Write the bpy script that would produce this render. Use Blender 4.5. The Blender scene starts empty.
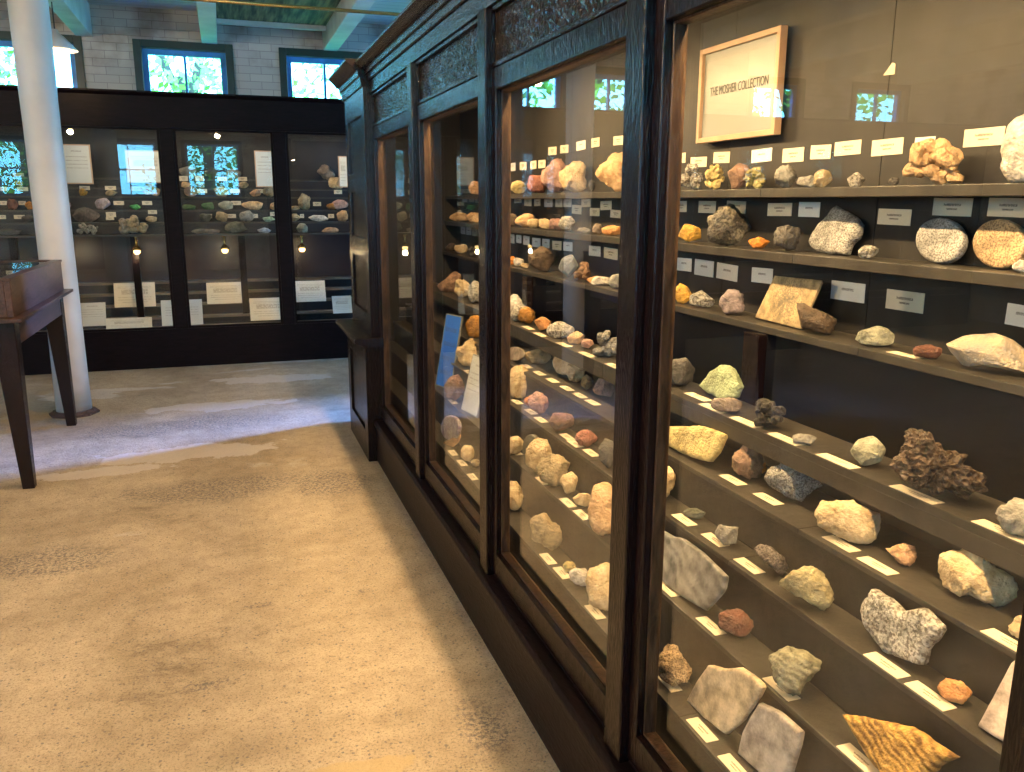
import bpy, bmesh, math, random
from mathutils import Vector, Matrix, noise
S = bpy.context.scene
COL = S.collection
# ---------------------------------------------------------------- camera
cam = bpy.data.cameras.new('camera'); camo = bpy.data.objects.new('camera', cam); COL.objects.link(camo)
def cam_basis(yaw, pitch, roll):
    fw = Vector((math.sin(yaw)*math.cos(pitch), math.cos(yaw)*math.cos(pitch), math.sin(pitch)))
    r = Vector((math.cos(yaw), -math.sin(yaw), 0)); u = r.cross(fw)
    return r*math.cos(roll)+u*math.sin(roll), -r*math.sin(roll)+u*math.cos(roll), fw
cr, cu, cf = cam_basis(.32658, -.21844, .003672)
camo.matrix_world = Matrix(((cr.x, cu.x, -cf.x, 0), (cr.y, cu.y, -cf.y, 0), (cr.z, cu.z, -cf.z, 1.5), (0, 0, 0, 1)))
cam.sensor_width = 36; cam.lens = 831.62/1024*36; cam.clip_start = .02
S.camera = camo
# ---------------------------------------------------------------- view, world, lights
S.view_settings.view_transform = 'Standard'; S.view_settings.look = 'None'; S.view_settings.gamma = 1
S.view_settings.use_curve_mapping = False
S.view_settings.exposure = 0.6
S.cycles.max_bounces = 10; S.cycles.transparent_max_bounces = 24; S.cycles.glossy_bounces = 5; S.cycles.diffuse_bounces = 4
S.cycles.caustics_reflective = False; S.cycles.caustics_refractive = False
S.cycles.sample_clamp_indirect = 6
S.cycles.use_denoising = True
W = bpy.data.worlds.new('daylight'); S.world = W; W.use_nodes = True
wn = W.node_tree.nodes; wl = W.node_tree.links; wn.clear()
wo = wn.new('ShaderNodeOutputWorld'); wb = wn.new('ShaderNodeBackground'); wl.new(wb.outputs[0], wo.inputs[0])
wt = wn.new('ShaderNodeTexCoord'); wx = wn.new('ShaderNodeSeparateXYZ'); wr = wn.new('ShaderNodeValToRGB')
wl.new(wt.outputs['Generated'], wx.inputs[0]); wl.new(wx.outputs[2], wr.inputs[0]); wl.new(wr.outputs[0], wb.inputs[0])
wr.color_ramp.elements[0].color = (.13, .50, .85, 1); wr.color_ramp.elements[1].color = (.10, .32, 1, 1)
wb.inputs[1].default_value = 21.0
def light(name, kind, loc, energy, color, size=.1, size_y=None, aim=None, portal=False):
    l = bpy.data.lights.new(name, kind); o = bpy.data.objects.new(name, l); COL.objects.link(o); o.location = loc
    l.energy = energy; l.color = color
    if kind == 'AREA':
        l.size = size
        if size_y: l.shape = 'RECTANGLE'; l.size_y = size_y
        if portal: l.cycles.is_portal = True
    else: l.shadow_soft_size = size
    if aim is not None: o.rotation_euler = (Vector(aim)-Vector(loc)).to_track_quat('-Z', 'Y').to_euler()
    return o
WARM = (1, .66, .33)
# strip lights inside the top of the long case, above and behind its frieze
for y in (-.1, .96, 2.02, 3.12, 4.2):
    light('case_light', 'AREA', (.915, y, 2.03), 20, (1, .66, .31), .72, .04, aim=(1.18, y, .9))
# lamps on the ceiling right above the front of the long case, and over the aisle
for y in (.9, 2.6, 4.2):
    o = light('ceiling_spot_light', 'SPOT', (.733, y, 2.93), 130, WARM, .012, aim=(.60, y, 0)); o.data.spot_size = 2.7; o.data.spot_blend = .5
# daylight falling through the tall window in the right wall
light('sky_light', 'AREA', (5.6, 7.35, 3.2), 1800, (.16, .32, 1), .5, aim=(.1, 5.5, 0))
# ---------------------------------------------------------------- materials
MC = {}
def nt(name):
    m = bpy.data.materials.new(name); m.use_nodes = True
    t = m.node_tree; b = t.nodes['Principled BSDF']
    return m, t, t.nodes, t.links, b
def mat(name, col, rough=.5, var=.0, scale=20, bump=.0, bscale=60, metal=0, spec=.5, coord='Object', detail=4):
    if name in MC: return MC[name]
    m, t, N, L, b = nt(name)
    b.inputs['Base Color'].default_value = (*col, 1); b.inputs['Roughness'].default_value = rough
    b.inputs['Metallic'].default_value = metal; b.inputs['Specular IOR Level'].default_value = spec
    tc = N.new('ShaderNodeTexCoord')
    if var:
        n = N.new('ShaderNodeTexNoise'); n.inputs['Scale'].default_value = scale; n.inputs['Detail'].default_value = detail
        L.new(tc.outputs[coord], n.inputs['Vector'])
        r = N.new('ShaderNodeValToRGB'); r.color_ramp.elements[0].position = .3; r.color_ramp.elements[1].position = .7
        r.color_ramp.elements[0].color = (*[c*(1-var) for c in col], 1); r.color_ramp.elements[1].color = (*[min(1, c*(1+var)) for c in col], 1)
        L.new(n.outputs['Fac'], r.inputs[0]); L.new(r.outputs[0], b.inputs['Base Color'])
    if bump:
        n2 = N.new('ShaderNodeTexNoise'); n2.inputs['Scale'].default_value = bscale; n2.inputs['Detail'].default_value = 5
        L.new(tc.outputs[coord], n2.inputs['Vector'])
        bp = N.new('ShaderNodeBump'); bp.inputs['Strength'].default_value = bump; bp.inputs['Distance'].default_value = .01
        L.new(n2.outputs['Fac'], bp.inputs['Height']); L.new(bp.outputs[0], b.inputs['Normal'])
    MC[name] = m
    return m
def wood_mat(name, col, rough, bump, sc=(1, 1, 1)):
    m, t, N, L, b = nt(name)
    tc = N.new('ShaderNodeTexCoord'); mp = N.new('ShaderNodeMapping'); mp.inputs['Scale'].default_value = sc
    L.new(tc.outputs['Object'], mp.inputs[0])
    n = N.new('ShaderNodeTexNoise'); n.inputs['Scale'].default_value = 14; n.inputs['Detail'].default_value = 6; n.inputs['Distortion'].default_value = 1.2
    L.new(mp.outputs[0], n.inputs['Vector'])
    r = N.new('ShaderNodeValToRGB'); r.color_ramp.elements[0].color = (*[c*.5 for c in col], 1); r.color_ramp.elements[1].color = (*[c*1.6 for c in col], 1)
    r.color_ramp.elements[0].position = .35; r.color_ramp.elements[1].position = .7
    L.new(n.outputs['Fac'], r.inputs[0]); L.new(r.outputs[0], b.inputs['Base Color'])
    v = N.new('ShaderNodeTexVoronoi'); v.inputs['Scale'].default_value = 55; v.feature = 'DISTANCE_TO_EDGE'
    L.new(mp.outputs[0], v.inputs['Vector'])
    ad = N.new('ShaderNodeMath'); ad.operation = 'ADD'; L.new(v.outputs['Distance'], ad.inputs[0]); L.new(n.outputs['Fac'], ad.inputs[1])
    bp = N.new('ShaderNodeBump'); bp.inputs['Strength'].default_value = bump; bp.inputs['Distance'].default_value = .006
    L.new(ad.outputs[0], bp.inputs['Height']); L.new(bp.outputs[0], b.inputs['Normal'])
    b.inputs['Roughness'].default_value = rough; b.inputs['Specular IOR Level'].default_value = .32
    return m
WOODV = wood_mat('dark_varnished_wood_upright', (.007, .0028, .0028), .27, .35, (3, 3, .5))
WOODH = wood_mat('dark_varnished_wood_lengthwise', (.007, .0028, .0028), .27, .35, (3, .5, 3))
WOODP = wood_mat('scuffed_plinth_wood', (.007, .003, .003), .45, .3, (3, .5, 3)); WOODP.node_tree.nodes['Principled BSDF'].inputs['Specular IOR Level'].default_value = .15
WOODX = wood_mat('dark_wood_far_case', (.005, .0018, .0026), .45, .2, (.5, 3, 3)); WOODX.node_tree.nodes['Principled BSDF'].inputs['Specular IOR Level'].default_value = .12
PANELW = wood_mat('crackled_varnish_panel', (.020, .013, .009), .24, 1.0, (1, .8, 1))
LITBEADW = wood_mat('lit_bead_wood', (.062, .034, .018), .35, .25, (3, 3, .6))  # lighter than the frame: warm light on the beads put into their colour
TABLEW = wood_mat('table_wood', (.05, .025, .018), .35, .25, (3, .5, 3))
SHELFM = mat('grey_painted_shelf', (.042, .037, .030), .42, .35, 9, .15, 40)
RISERM = mat('dark_painted_riser', (.026, .023, .018), .5, .4, 12, .2, 30)
def back_mat():
    m, t, N, L, b = nt('dark_grey_painted_boards')
    tc = N.new('ShaderNodeTexCoord'); mp = N.new('ShaderNodeMapping'); mp.inputs['Scale'].default_value = (1, 1.2, .35)
    L.new(tc.outputs['Object'], mp.inputs[0])
    n = N.new('ShaderNodeTexNoise'); n.inputs['Scale'].default_value = 5; n.inputs['Detail'].default_value = 6
    L.new(mp.outputs[0], n.inputs['Vector'])
    r = N.new('ShaderNodeValToRGB'); r.color_ramp.elements[0].color = (.011, .010, .009, 1); r.color_ramp.elements[1].color = (.032, .028, .024, 1)
    r.color_ramp.elements[0].position = .3; r.color_ramp.elements[1].position = .75
    L.new(n.outputs['Fac'], r.inputs[0]); L.new(r.outputs[0], b.inputs['Base Color'])
    b.inputs['Roughness'].default_value = .55
    return m
BACKM = back_mat()
DARKM = mat('dark_blue_black_paint', (.008, .008, .012), .5, .3, 6)
BRASS = mat('brass', (.55, .36, .12), .25, metal=1)
BLACKM = mat('black_metal', (.02, .02, .02), .4)
GREENF = mat('dark_green_window_frame', (.004, .028, .024), .35, .2, 8)
BLUEF = mat('backlit_blue_sash', (.04, .30, .80), .3, .2, 8)  # bright blue of the backlight is put into the sash colour
WHITEP = mat('white_column_paint', (.62, .60, .58), .45, .10, 3, .25, 8)
BEAMP = mat('white_beam_paint', (.62, .66, .62), .6, .15, 4, .25, 20)
RUST = mat('rusty_iron', (.06, .035, .03), .7, .5, 30, .4, 60)
LEAF = mat('leaf_green', (.30, .62, .045), .6, .7, 1.3)
BARK = mat('bark', (.08, .05, .03), .9)
LAWN = mat('lawn_green', (.10, .30, .05), .9, .4, 1.0)
def glass_mat():
    m, t, N, L, b = nt('old_window_glass'); N.remove(b)
    out = N['Material Output']; tr = N.new('ShaderNodeBsdfTransparent'); gl = N.new('ShaderNodeBsdfGlossy'); mx = N.new('ShaderNodeMixShader')
    fr = N.new('ShaderNodeFresnel'); ge = N.new('ShaderNodeNewGeometry'); im = N.new('ShaderNodeMix'); im.inputs[2].default_value = 1.5; im.inputs[3].default_value = 1/1.5
    L.new(ge.outputs['Backfacing'], im.inputs[0]); L.new(im.outputs[0], fr.inputs['IOR'])
    mu = N.new('ShaderNodeMath'); mu.operation = 'MULTIPLY'; mu.inputs[1].default_value = .85; mu.use_clamp = True
    L.new(fr.outputs[0], mu.inputs[0]); L.new(mu.outputs[0], mx.inputs[0]); L.new(tr.outputs[0], mx.inputs[1]); L.new(gl.outputs[0], mx.inputs[2])
    tr.inputs[0].default_value = (.97, .98, .97, 1); gl.inputs['Roughness'].default_value = .003
    L.new(mx.outputs[0], out.inputs[0])
    return m
GLASS = glass_mat()
def emis(name, col, s):
    m, t, N, L, b = nt(name); b.inputs['Base Color'].default_value = (*col, 1)
    b.inputs['Emission Color'].default_value = (*col, 1); b.inputs['Emission Strength'].default_value = s
    return m
BULB = emis('lit_bulb', (1, .62, .24), 3.5)
def card_mat(name, col, lines, sx=9., ink=(.08, .07, .06)):
    """paper with short rows of small illegible print; lines = (v, half height, half width) in card units"""
    m, t, N, L, b = nt(name)
    tc = N.new('ShaderNodeTexCoord'); sp = N.new('ShaderNodeSeparateXYZ'); L.new(tc.outputs['Object'], sp.inputs[0])
    nz = N.new('ShaderNodeTexNoise'); nz.inputs['Scale'].default_value = sx; mp = N.new('ShaderNodeMapping'); mp.inputs['Scale'].default_value = (3, 1, 1)
    L.new(tc.outputs['Object'], mp.inputs[0]); L.new(mp.outputs[0], nz.inputs['Vector'])
    def M(op, a, bb):
        n = N.new('ShaderNodeMath'); n.operation = op
        for i, q in enumerate((a, bb)):
            if isinstance(q, (int, float)): n.inputs[i].default_value = q
            else: L.new(q, n.inputs[i])
        return n.outputs[0]
    tot = None
    for v, hh, hw in lines:
        a = M('LESS_THAN', M('ABSOLUTE', M('SUBTRACT', sp.outputs[1], v), 0), hh)
        c = M('LESS_THAN', M('ABSOLUTE', sp.outputs[0], 0), hw)
        q = M('MULTIPLY', a, c); tot = q if tot is None else M('ADD', tot, q)
    f = M('MULTIPLY', tot, M('GREATER_THAN', nz.outputs['Fac'], .44))
    mx = N.new('ShaderNodeMix'); mx.data_type = 'RGBA'; L.new(f, mx.inputs[0]); mx.inputs[6].default_value = (*col, 1); mx.inputs[7].default_value = (*ink, 1)
    L.new(mx.outputs[2], b.inputs['Base Color']); b.inputs['Roughness'].default_value = .6
    return m
CARD = card_mat('cream_card', (.78, .68, .50), [(.12, .07, .22), (-.12, .05, .14)], 14, (.25, .2, .15))
CARDW = card_mat('white_card', (.80, .78, .74), [(.10, .07, .18)], 14, (.3, .28, .25))
PAGE = card_mat('printed_page', (.74, .70, .60), [(.33, .012, .4), (.27, .012, .4), (.12, .1, .32), (-.1, .012, .4), (-.2, .012, .4), (-.3, .012, .3)], 12, (.5, .45, .36))
PAGEG = card_mat('grey_page', (.60, .62, .60), [(.35, .02, .2), (.2, .01, .4), (.1, .01, .4), (0, .01, .4), (-.1, .01, .4)], 12, (.36, .36, .34))
PAGEB = card_mat('blue_panel', (.03, .15, .60), [(.3, .03, .4), (.1, .03, .4), (-.1, .03, .4), (-.3, .03, .4)], 12, (.05, .12, .4))
PAPER = mat('sign_paper', (.27, .28, .26), .35, .04, 4)
LIGHTW = mat('pale_wood_frame', (.50, .33, .21), .45, .1, 10)
INK = mat('black_ink', (.02, .02, .02), .5)
# rocks
RC = dict(palegrey=(.46,.43,.37), yellowish=(.60,.47,.20), pinkbrown=(.30,.18,.12), olive=(.38,.33,.13), grey=(.30,.28,.24), tan=(.42,.32,.18), darkgrey=(.10,.09,.08),
 peach=(.66,.42,.22), white=(.62,.57,.50), yellow=(.66,.36,.06), geode=(.17,.15,.12), orange=(.72,.24,.03), speckgrey=(.33,.32,.30), specktan=(.42,.29,.16), plate=(.40,.29,.15),
 purplegrey=(.28,.22,.22), darkbrown=(.12,.08,.05), paleolive=(.36,.35,.25), redbrown=(.20,.08,.05), greytan=(.44,.38,.30), green=(.36,.42,.24), greybrown=(.26,.20,.15), black=(.055,.048,.04),
 lava=(.095,.06,.038), cream=(.58,.46,.28), peachtan=(.56,.32,.17), darkolive=(.12,.13,.10), darkspeck=(.17,.14,.12), olivetan=(.42,.35,.19), orangetan=(.60,.30,.12), pinkish=(.58,.46,.38),
 agate=(.28,.265,.24), greenish=(.30,.28,.19), rust=(.50,.25,.05), cream2=(.60,.47,.31), greypink=(.44,.38,.33), redpink=(.42,.17,.12), pink=(.48,.28,.22), orangecream=(.60,.40,.22), bluegrey=(.17,.18,.19),
 brown=(.22,.12,.06), amber=(.36,.17,.03), brownblock=(.24,.13,.09), bluewhite=(.48,.52,.58), amethyst=(.26,.18,.34), pinkwhite=(.56,.44,.42), brightgreen=(.10,.48,.14), palegreen=(.34,.48,.32), darkgreen=(.05,.14,.06))
def rock_mat(key, kind):
    k = 'rock_%s_%s' % (key, kind)
    if k in MC: return MC[k]
    col = RC[key]
    m, t, N, L, b = nt(k)
    tc = N.new('ShaderNodeTexCoord')
    big = N.new('ShaderNodeTexNoise'); big.inputs['Scale'].default_value = 28; big.inputs['Detail'].default_value = 6; big.inputs['Roughness'].default_value = .65
    L.new(tc.outputs['Object'], big.inputs['Vector'])
    r = N.new('ShaderNodeValToRGB'); e = r.color_ramp.elements; e[0].position = .34; e[1].position = .66
    lo, hi = .42, 1.4
    e[0].color = (*[c*lo for c in col], 1); e[1].color = (*[min(.9, c*hi) for c in col], 1)
    if key == 'geode': e[0].color = (.02, .022, .03, 1); e[1].color = (.22, .19, .14, 1)
    if key == 'amethyst': e[0].color = (.20, .12, .30, 1); e[1].color = (.7, .66, .62, 1)
    if key == 'greytan': e[0].color = (.26, .25, .24, 1); e[1].color = (.55, .42, .27, 1)
    if key == 'rust': e[0].color = (.16, .07, .01, 1); e[1].color = (.74, .42, .10, 1)
    if key in ('cream', 'orangecream', 'orangetan'): e[0].color = (col[0]*.7, col[1]*.58, col[2]*.45, 1)
    src = big.outputs['Fac']
    if key in ('rust', 'agate', 'greenish', 'tan'):
        wv = N.new('ShaderNodeTexWave'); wv.inputs['Scale'].default_value = 22 if key != 'agate' else 9; wv.inputs['Distortion'].default_value = 9; wv.inputs['Detail'].default_value = 3
        mpp = N.new('ShaderNodeMapping'); mpp.inputs['Rotation'].default_value = (0, 0, 1.9); L.new(tc.outputs['Object'], mpp.inputs[0]); L.new(mpp.outputs[0], wv.inputs['Vector'])
        av = N.new('ShaderNodeMix'); av.inputs[0].default_value = {'tan': .04, 'agate': .15, 'greenish': .15}.get(key, .22); L.new(big.outputs['Fac'], av.inputs[2]); L.new(wv.outputs['Fac'], av.inputs[3]); src = av.outputs[0]
    L.new(src, r.inputs[0]); last = r.outputs[0]
    if key.startswith('speck') or key in ('darkspeck', 'lava', 'black', 'geode', 'palegrey', 'amethyst') or kind == 'disc':
        v = N.new('ShaderNodeTexNoise'); v.inputs['Scale'].default_value = 260 if kind == 'disc' or 'speck' in key else 150; v.inputs['Detail'].default_value = 2
        L.new(tc.outputs['Object'], v.inputs['Vector'])
        r2 = N.new('ShaderNodeValToRGB'); r2.color_ramp.elements[0].position = .42; r2.color_ramp.elements[1].position = .52
        r2.color_ramp.elements[0].color = (.32, .29, .26, 1); r2.color_ramp.elements[1].color = (1.1, 1.1, 1.1, 1)
        L.new(v.outputs['Fac'], r2.inputs[0])
        mx = N.new('ShaderNodeMix'); mx.data_type = 'RGBA'; mx.blend_type = 'MULTIPLY'; mx.inputs[0].default_value = .85
        L.new(last, mx.inputs[6]); L.new(r2.outputs[0], mx.inputs[7]); last = mx.outputs[2]
    if kind == 'plate' and key == 'plate':
        sp = N.new('ShaderNodeVectorMath'); sp.operation = 'LENGTH'; L.new(tc.outputs['Object'], sp.inputs[0])
        v = N.new('ShaderNodeTexNoise'); v.inputs['Scale'].default_value = 190; L.new(tc.outputs['Object'], v.inputs['Vector'])
        ml = N.new('ShaderNodeMath'); ml.operation = 'MULTIPLY'; ml.inputs[1].default_value = 3.2; L.new(sp.outputs['Value'], ml.inputs[0])
        ad = N.new('ShaderNodeMath'); ad.operation = 'ADD'; L.new(ml.outputs[0], ad.inputs[0]); L.new(v.outputs['Fac'], ad.inputs[1])
        lt = N.new('ShaderNodeMath'); lt.operation = 'LESS_THAN'; lt.inputs[1].default_value = .62; L.new(ad.outputs[0], lt.inputs[0])
        mm = N.new('ShaderNodeMath'); mm.operation = 'MULTIPLY'; mm.inputs[1].default_value = .6; L.new(lt.outputs[0], mm.inputs[0])
        mx = N.new('ShaderNodeMix'); mx.data_type = 'RGBA'; L.new(mm.outputs[0], mx.inputs[0]); L.new(last, mx.inputs[6]); mx.inputs[7].default_value = (.09, .08, .06, 1); last = mx.outputs[2]
    L.new(last, b.inputs['Base Color'])
    fine = N.new('ShaderNodeTexNoise'); fine.inputs['Scale'].default_value = 130; fine.inputs['Detail'].default_value = 5; L.new(tc.outputs['Object'], fine.inputs['Vector'])
    bp = N.new('ShaderNodeBump'); bp.inputs['Distance'].default_value = .012
    bp.inputs['Strength'].default_value = {'slab': .12, 'plate': .15, 'disc': .08, 'vesic': 1}.get(kind, .75)
    if kind == 'vesic':
        vo = N.new('ShaderNodeTexVoronoi'); vo.inputs['Scale'].default_value = 95; L.new(tc.outputs['Object'], vo.inputs['Vector']); L.new(vo.outputs['Distance'], bp.inputs['Height'])
    else: L.new(fine.outputs['Fac'], bp.inputs['Height'])
    L.new(bp.outputs[0], b.inputs['Normal'])
    b.inputs['Roughness'].default_value = {'slab': .35, 'disc': .35}.get(kind, .6)
    if key in ('amber', 'geode', 'bluegrey', 'agate', 'amethyst'): b.inputs['Roughness'].default_value = .3
    MC[k] = m
    return m
# ---------------------------------------------------------------- helpers
class MB:
    def __init__(s): s.bm = bmesh.new()
    def box(s, x0, x1, y0, y1, z0, z1):
        v = [s.bm.verts.new(p) for p in ((x0,y0,z0),(x1,y0,z0),(x1,y1,z0),(x0,y1,z0),(x0,y0,z1),(x1,y0,z1),(x1,y1,z1),(x0,y1,z1))]
        for f in ((3,2,1,0),(4,5,6,7),(0,1,5,4),(1,2,6,5),(2,3,7,6),(3,0,4,7)): s.bm.faces.new([v[i] for i in f])
        return s
    def prism(s, pts, axis, a, b):
        """closed profile pts extruded along axis from a to b; pts in the two other axes (x,z for 'y'; y,z for 'x'; x,y for 'z')"""
        def P(p, q): return {'y': (p[0], q, p[1]), 'x': (q, p[0], p[1]), 'z': (p[0], p[1], q)}[axis]
        A = [s.bm.verts.new(P(p, a)) for p in pts]; B = [s.bm.verts.new(P(p, b)) for p in pts]
        n = len(pts)
        s.bm.faces.new(A); s.bm.faces.new(B[::-1])
        for i in range(n): s.bm.faces.new((A[i], B[i], B[(i+1) % n], A[(i+1) % n]))
        return s
    def lathe(s, prof, c, n=24, axis='z'):
        R = []
        for r, z in prof:
            R.append([s.bm.verts.new((c[0]+r*math.cos(6.28318*i/n), c[1]+r*math.sin(6.28318*i/n), c[2]+z)) for i in range(n)])
        for a, b in zip(R, R[1:]):
            for i in range(n): s.bm.faces.new((a[i], a[(i+1) % n], b[(i+1) % n], b[i]))
        s.bm.faces.new(R[0][::-1]); s.bm.faces.new(R[-1])
        return s
    def tube(s, a, b, r, n=10):
        a = Vector(a); b = Vector(b); d = (b-a).normalized(); u = d.orthogonal().normalized(); w = d.cross(u)
        A = [s.bm.verts.new(a+(u*math.cos(6.28318*i/n)+w*math.sin(6.28318*i/n))*r) for i in range(n)]
        B = [s.bm.verts.new(b+(u*math.cos(6.28318*i/n)+w*math.sin(6.28318*i/n))*r) for i in range(n)]
        for i in range(n): s.bm.faces.new((A[i], A[(i+1) % n], B[(i+1) % n], B[i]))
        s.bm.faces.new(A[::-1]); s.bm.faces.new(B)
        return s
    def build(s, name, m, parent=None, bevel=0, smooth=False, center=False):
        bmesh.ops.recalc_face_normals(s.bm, faces=s.bm.faces[:])
        me = bpy.data.meshes.new(name); s.bm.to_mesh(me); s.bm.free()
        me.materials.append(m); o = bpy.data.objects.new(name, me); COL.objects.link(o)
        if center:
            c = sum((v.co for v in me.vertices), Vector())/len(me.vertices)
            me.transform(Matrix.Translation(-c)); o.location = c; WLOC[o.name] = Vector(c)
        if parent is not None:
            o.parent = parent
            o.matrix_parent_inverse = Matrix.Translation(-WLOC.get(parent.name, Vector()))
        if smooth:
            for p in me.polygons: p.use_smooth = True
        if bevel:
            md = o.modifiers.new('edge', 'BEVEL'); md.width = bevel; md.segments = 2; md.limit_method = 'ANGLE'
        return o
WLOC = {}
def tag(o, label, cat, group=None, kind=None):
    if label: o['label'] = label
    if cat: o['category'] = cat
    if group: o['group'] = group
    if kind: o['kind'] = kind
    return o
def thing(name, label, cat, loc, group=None, kind=None):
    o = bpy.data.objects.new(name, None); COL.objects.link(o); o.location = loc; o.empty_display_size = .1
    WLOC[o.name] = Vector(loc)
    return tag(o, label, cat, group, kind)
def struct(name, mb, m, bevel=0, label=None):
    o = mb.build(name, m, bevel=bevel); o['kind'] = 'structure'
    if label: o['label'] = label
    return o
# ---------------------------------------------------------------- the room
FARY, LX, RX, NY, CZ = 9.0, -7.6, 3.4, -3.4, 3.25
def brick_mat():
    m, t, N, L, b = nt('white_painted_brick')
    tc = N.new('ShaderNodeTexCoord'); mp = N.new('ShaderNodeMapping'); mp.inputs['Rotation'].default_value = (math.pi/2, 0, 0)
    L.new(tc.outputs['Object'], mp.inputs[0])
    br = N.new('ShaderNodeTexBrick'); br.inputs['Scale'].default_value = 4.2; br.inputs['Mortar Size'].default_value = .012
    br.inputs['Color1'].default_value = (.60, .58, .54, 1); br.inputs['Color2'].default_value = (.52, .51, .49, 1); br.inputs['Mortar'].default_value = (.34, .32, .31, 1)
    br.inputs['Row Height'].default_value = .3; br.inputs['Brick Width'].default_value = .9
    L.new(mp.outputs[0], br.inputs['Vector'])
    n = N.new('ShaderNodeTexNoise'); n.inputs['Scale'].default_value = 2.2; n.inputs['Detail'].default_value = 7; L.new(tc.outputs['Object'], n.inputs['Vector'])
    r = N.new('ShaderNodeValToRGB'); r.color_ramp.elements[0].position = .36; r.color_ramp.elements[1].position = .52
    r.color_ramp.elements[0].color = (.42, .30, .26, 1); r.color_ramp.elements[1].color = (1, 1, 1, 1)
    L.new(n.outputs['Fac'], r.inputs[0])
    mx = N.new('ShaderNodeMix'); mx.data_type = 'RGBA'; mx.blend_type = 'MULTIPLY'; mx.inputs[0].default_value = .8
    L.new(br.outputs['Color'], mx.inputs[6]); L.new(r.outputs[0], mx.inputs[7]); L.new(mx.outputs[2], b.inputs['Base Color'])
    bp = N.new('ShaderNodeBump'); bp.inputs['Strength'].default_value = .5; bp.inputs['Distance'].default_value = .01; L.new(br.outputs['Fac'], bp.inputs['Height'])
    bp.invert = True; L.new(bp.outputs[0], b.inputs['Normal']); b.inputs['Roughness'].default_value = .7
    return m
BRICK = brick_mat()
def ramp2(N, L, f, a, b, top):
    m = N.new('ShaderNodeMapRange'); m.inputs['From Min'].default_value = a; m.inputs['From Max'].default_value = b; m.inputs['To Min'].default_value = top; m.inputs['To Max'].default_value = 0; L.new(f, m.inputs['Value']); return m.outputs[0]
def floor_mat():
    m, t, N, L, b = nt('worn_concrete')
    tc = N.new('ShaderNodeTexCoord'); O = tc.outputs['Object']
    def noise_(sc, det=5, rough=.55, dist=0, vec=None):
        n = N.new('ShaderNodeTexNoise'); n.inputs['Scale'].default_value = sc; n.inputs['Detail'].default_value = det; n.inputs['Roughness'].default_value = rough; n.inputs['Distortion'].default_value = dist
        L.new(vec or O, n.inputs['Vector']); return n.outputs['Fac']
    def ramp(f, a, bb, ca, cb):
        r = N.new('ShaderNodeValToRGB'); r.color_ramp.elements[0].position = a; r.color_ramp.elements[1].position = bb
        r.color_ramp.elements[0].color = (*ca, 1); r.color_ramp.elements[1].color = (*cb, 1); L.new(f, r.inputs[0]); return r.outputs[0]
    def mul(a, c, f=1.):
        x = N.new('ShaderNodeMix'); x.data_type = 'RGBA'; x.blend_type = 'MULTIPLY'; x.inputs[0].default_value = f; L.new(a, x.inputs[6]); L.new(c, x.inputs[7]); return x.outputs[2]
    base = ramp(noise_(1.1, 8, .6, .8), .35, .65, (.33, .265, .18), (.49, .41, .295))
    base = mul(base, ramp(noise_(9, 9, .8), .38, .56, (.80, .78, .75), (1.05, 1.04, 1.02)))
    base = mul(base, ramp(noise_(48, 6, .8), .34, .44, (.30, .28, .26), (1, 1, 1)), .8)
    base = mul(base, ramp(noise_(130, 3, .7), .36, .47, (.35, .33, .31), (1, 1, 1)), .75)
    base = mul(base, ramp(noise_(23, 3, .6), .24, .28, (.25, .25, .26), (1, 1, 1)), .9)
    # dark worn patches where the aggregate shows
    mp = N.new('ShaderNodeMapping'); mp.inputs['Scale'].default_value = (.55, 1.2, 1); L.new(O, mp.inputs[0])
    base = mul(base, ramp(noise_(1.7, 10, .78, .3, mp.outputs[0]), .30, .41, (.42, .40, .37), (1, 1, 1)), .9)
    # pale skim patches
    pf = ramp(noise_(.8, 6, .6, .5, mp.outputs[0]), .60, .63, (0, 0, 0), (1, 1, 1))
    mx = N.new('ShaderNodeMix'); mx.data_type = 'RGBA'; fm = N.new('ShaderNodeMath'); fm.operation = 'MULTIPLY'; fm.inputs[1].default_value = .55
    L.new(pf, fm.inputs[0]); L.new(fm.outputs[0], mx.inputs[0]); L.new(base, mx.inputs[6]); mx.inputs[7].default_value = (.62, .59, .55, 1)
    cur = mx.outputs[2]
    # pebbles of dark aggregate
    vo = N.new('ShaderNodeTexVoronoi'); vo.inputs['Scale'].default_value = 75; L.new(O, vo.inputs['Vector'])
    sx = N.new('ShaderNodeSeparateXYZ'); L.new(vo.outputs['Color'], sx.inputs[0])
    def math_(op, a_, b_, c_=None):
        n = N.new('ShaderNodeMath'); n.operation = op
        for i, q in enumerate((a_, b_)):
            if isinstance(q, (int, float)): n.inputs[i].default_value = q
            else: L.new(q, n.inputs[i])
        return n.outputs[0]
    peb = math_('MULTIPLY', math_('LESS_THAN', vo.outputs['Distance'], .33), math_('GREATER_THAN', sx.outputs[0], .86))
    def blend(c, f, col):
        x = N.new('ShaderNodeMix'); x.data_type = 'RGBA'; L.new(f, x.inputs[0]); L.new(c, x.inputs[6]); x.inputs[7].default_value = (*col, 1); return x.outputs[2]
    cur = blend(cur, math_('MULTIPLY', peb, .7), (.10, .10, .10))
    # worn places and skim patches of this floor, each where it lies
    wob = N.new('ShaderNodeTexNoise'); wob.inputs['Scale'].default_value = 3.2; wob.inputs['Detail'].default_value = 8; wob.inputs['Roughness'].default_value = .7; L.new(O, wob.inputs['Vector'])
    grit = noise_(60, 5, .8)
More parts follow.
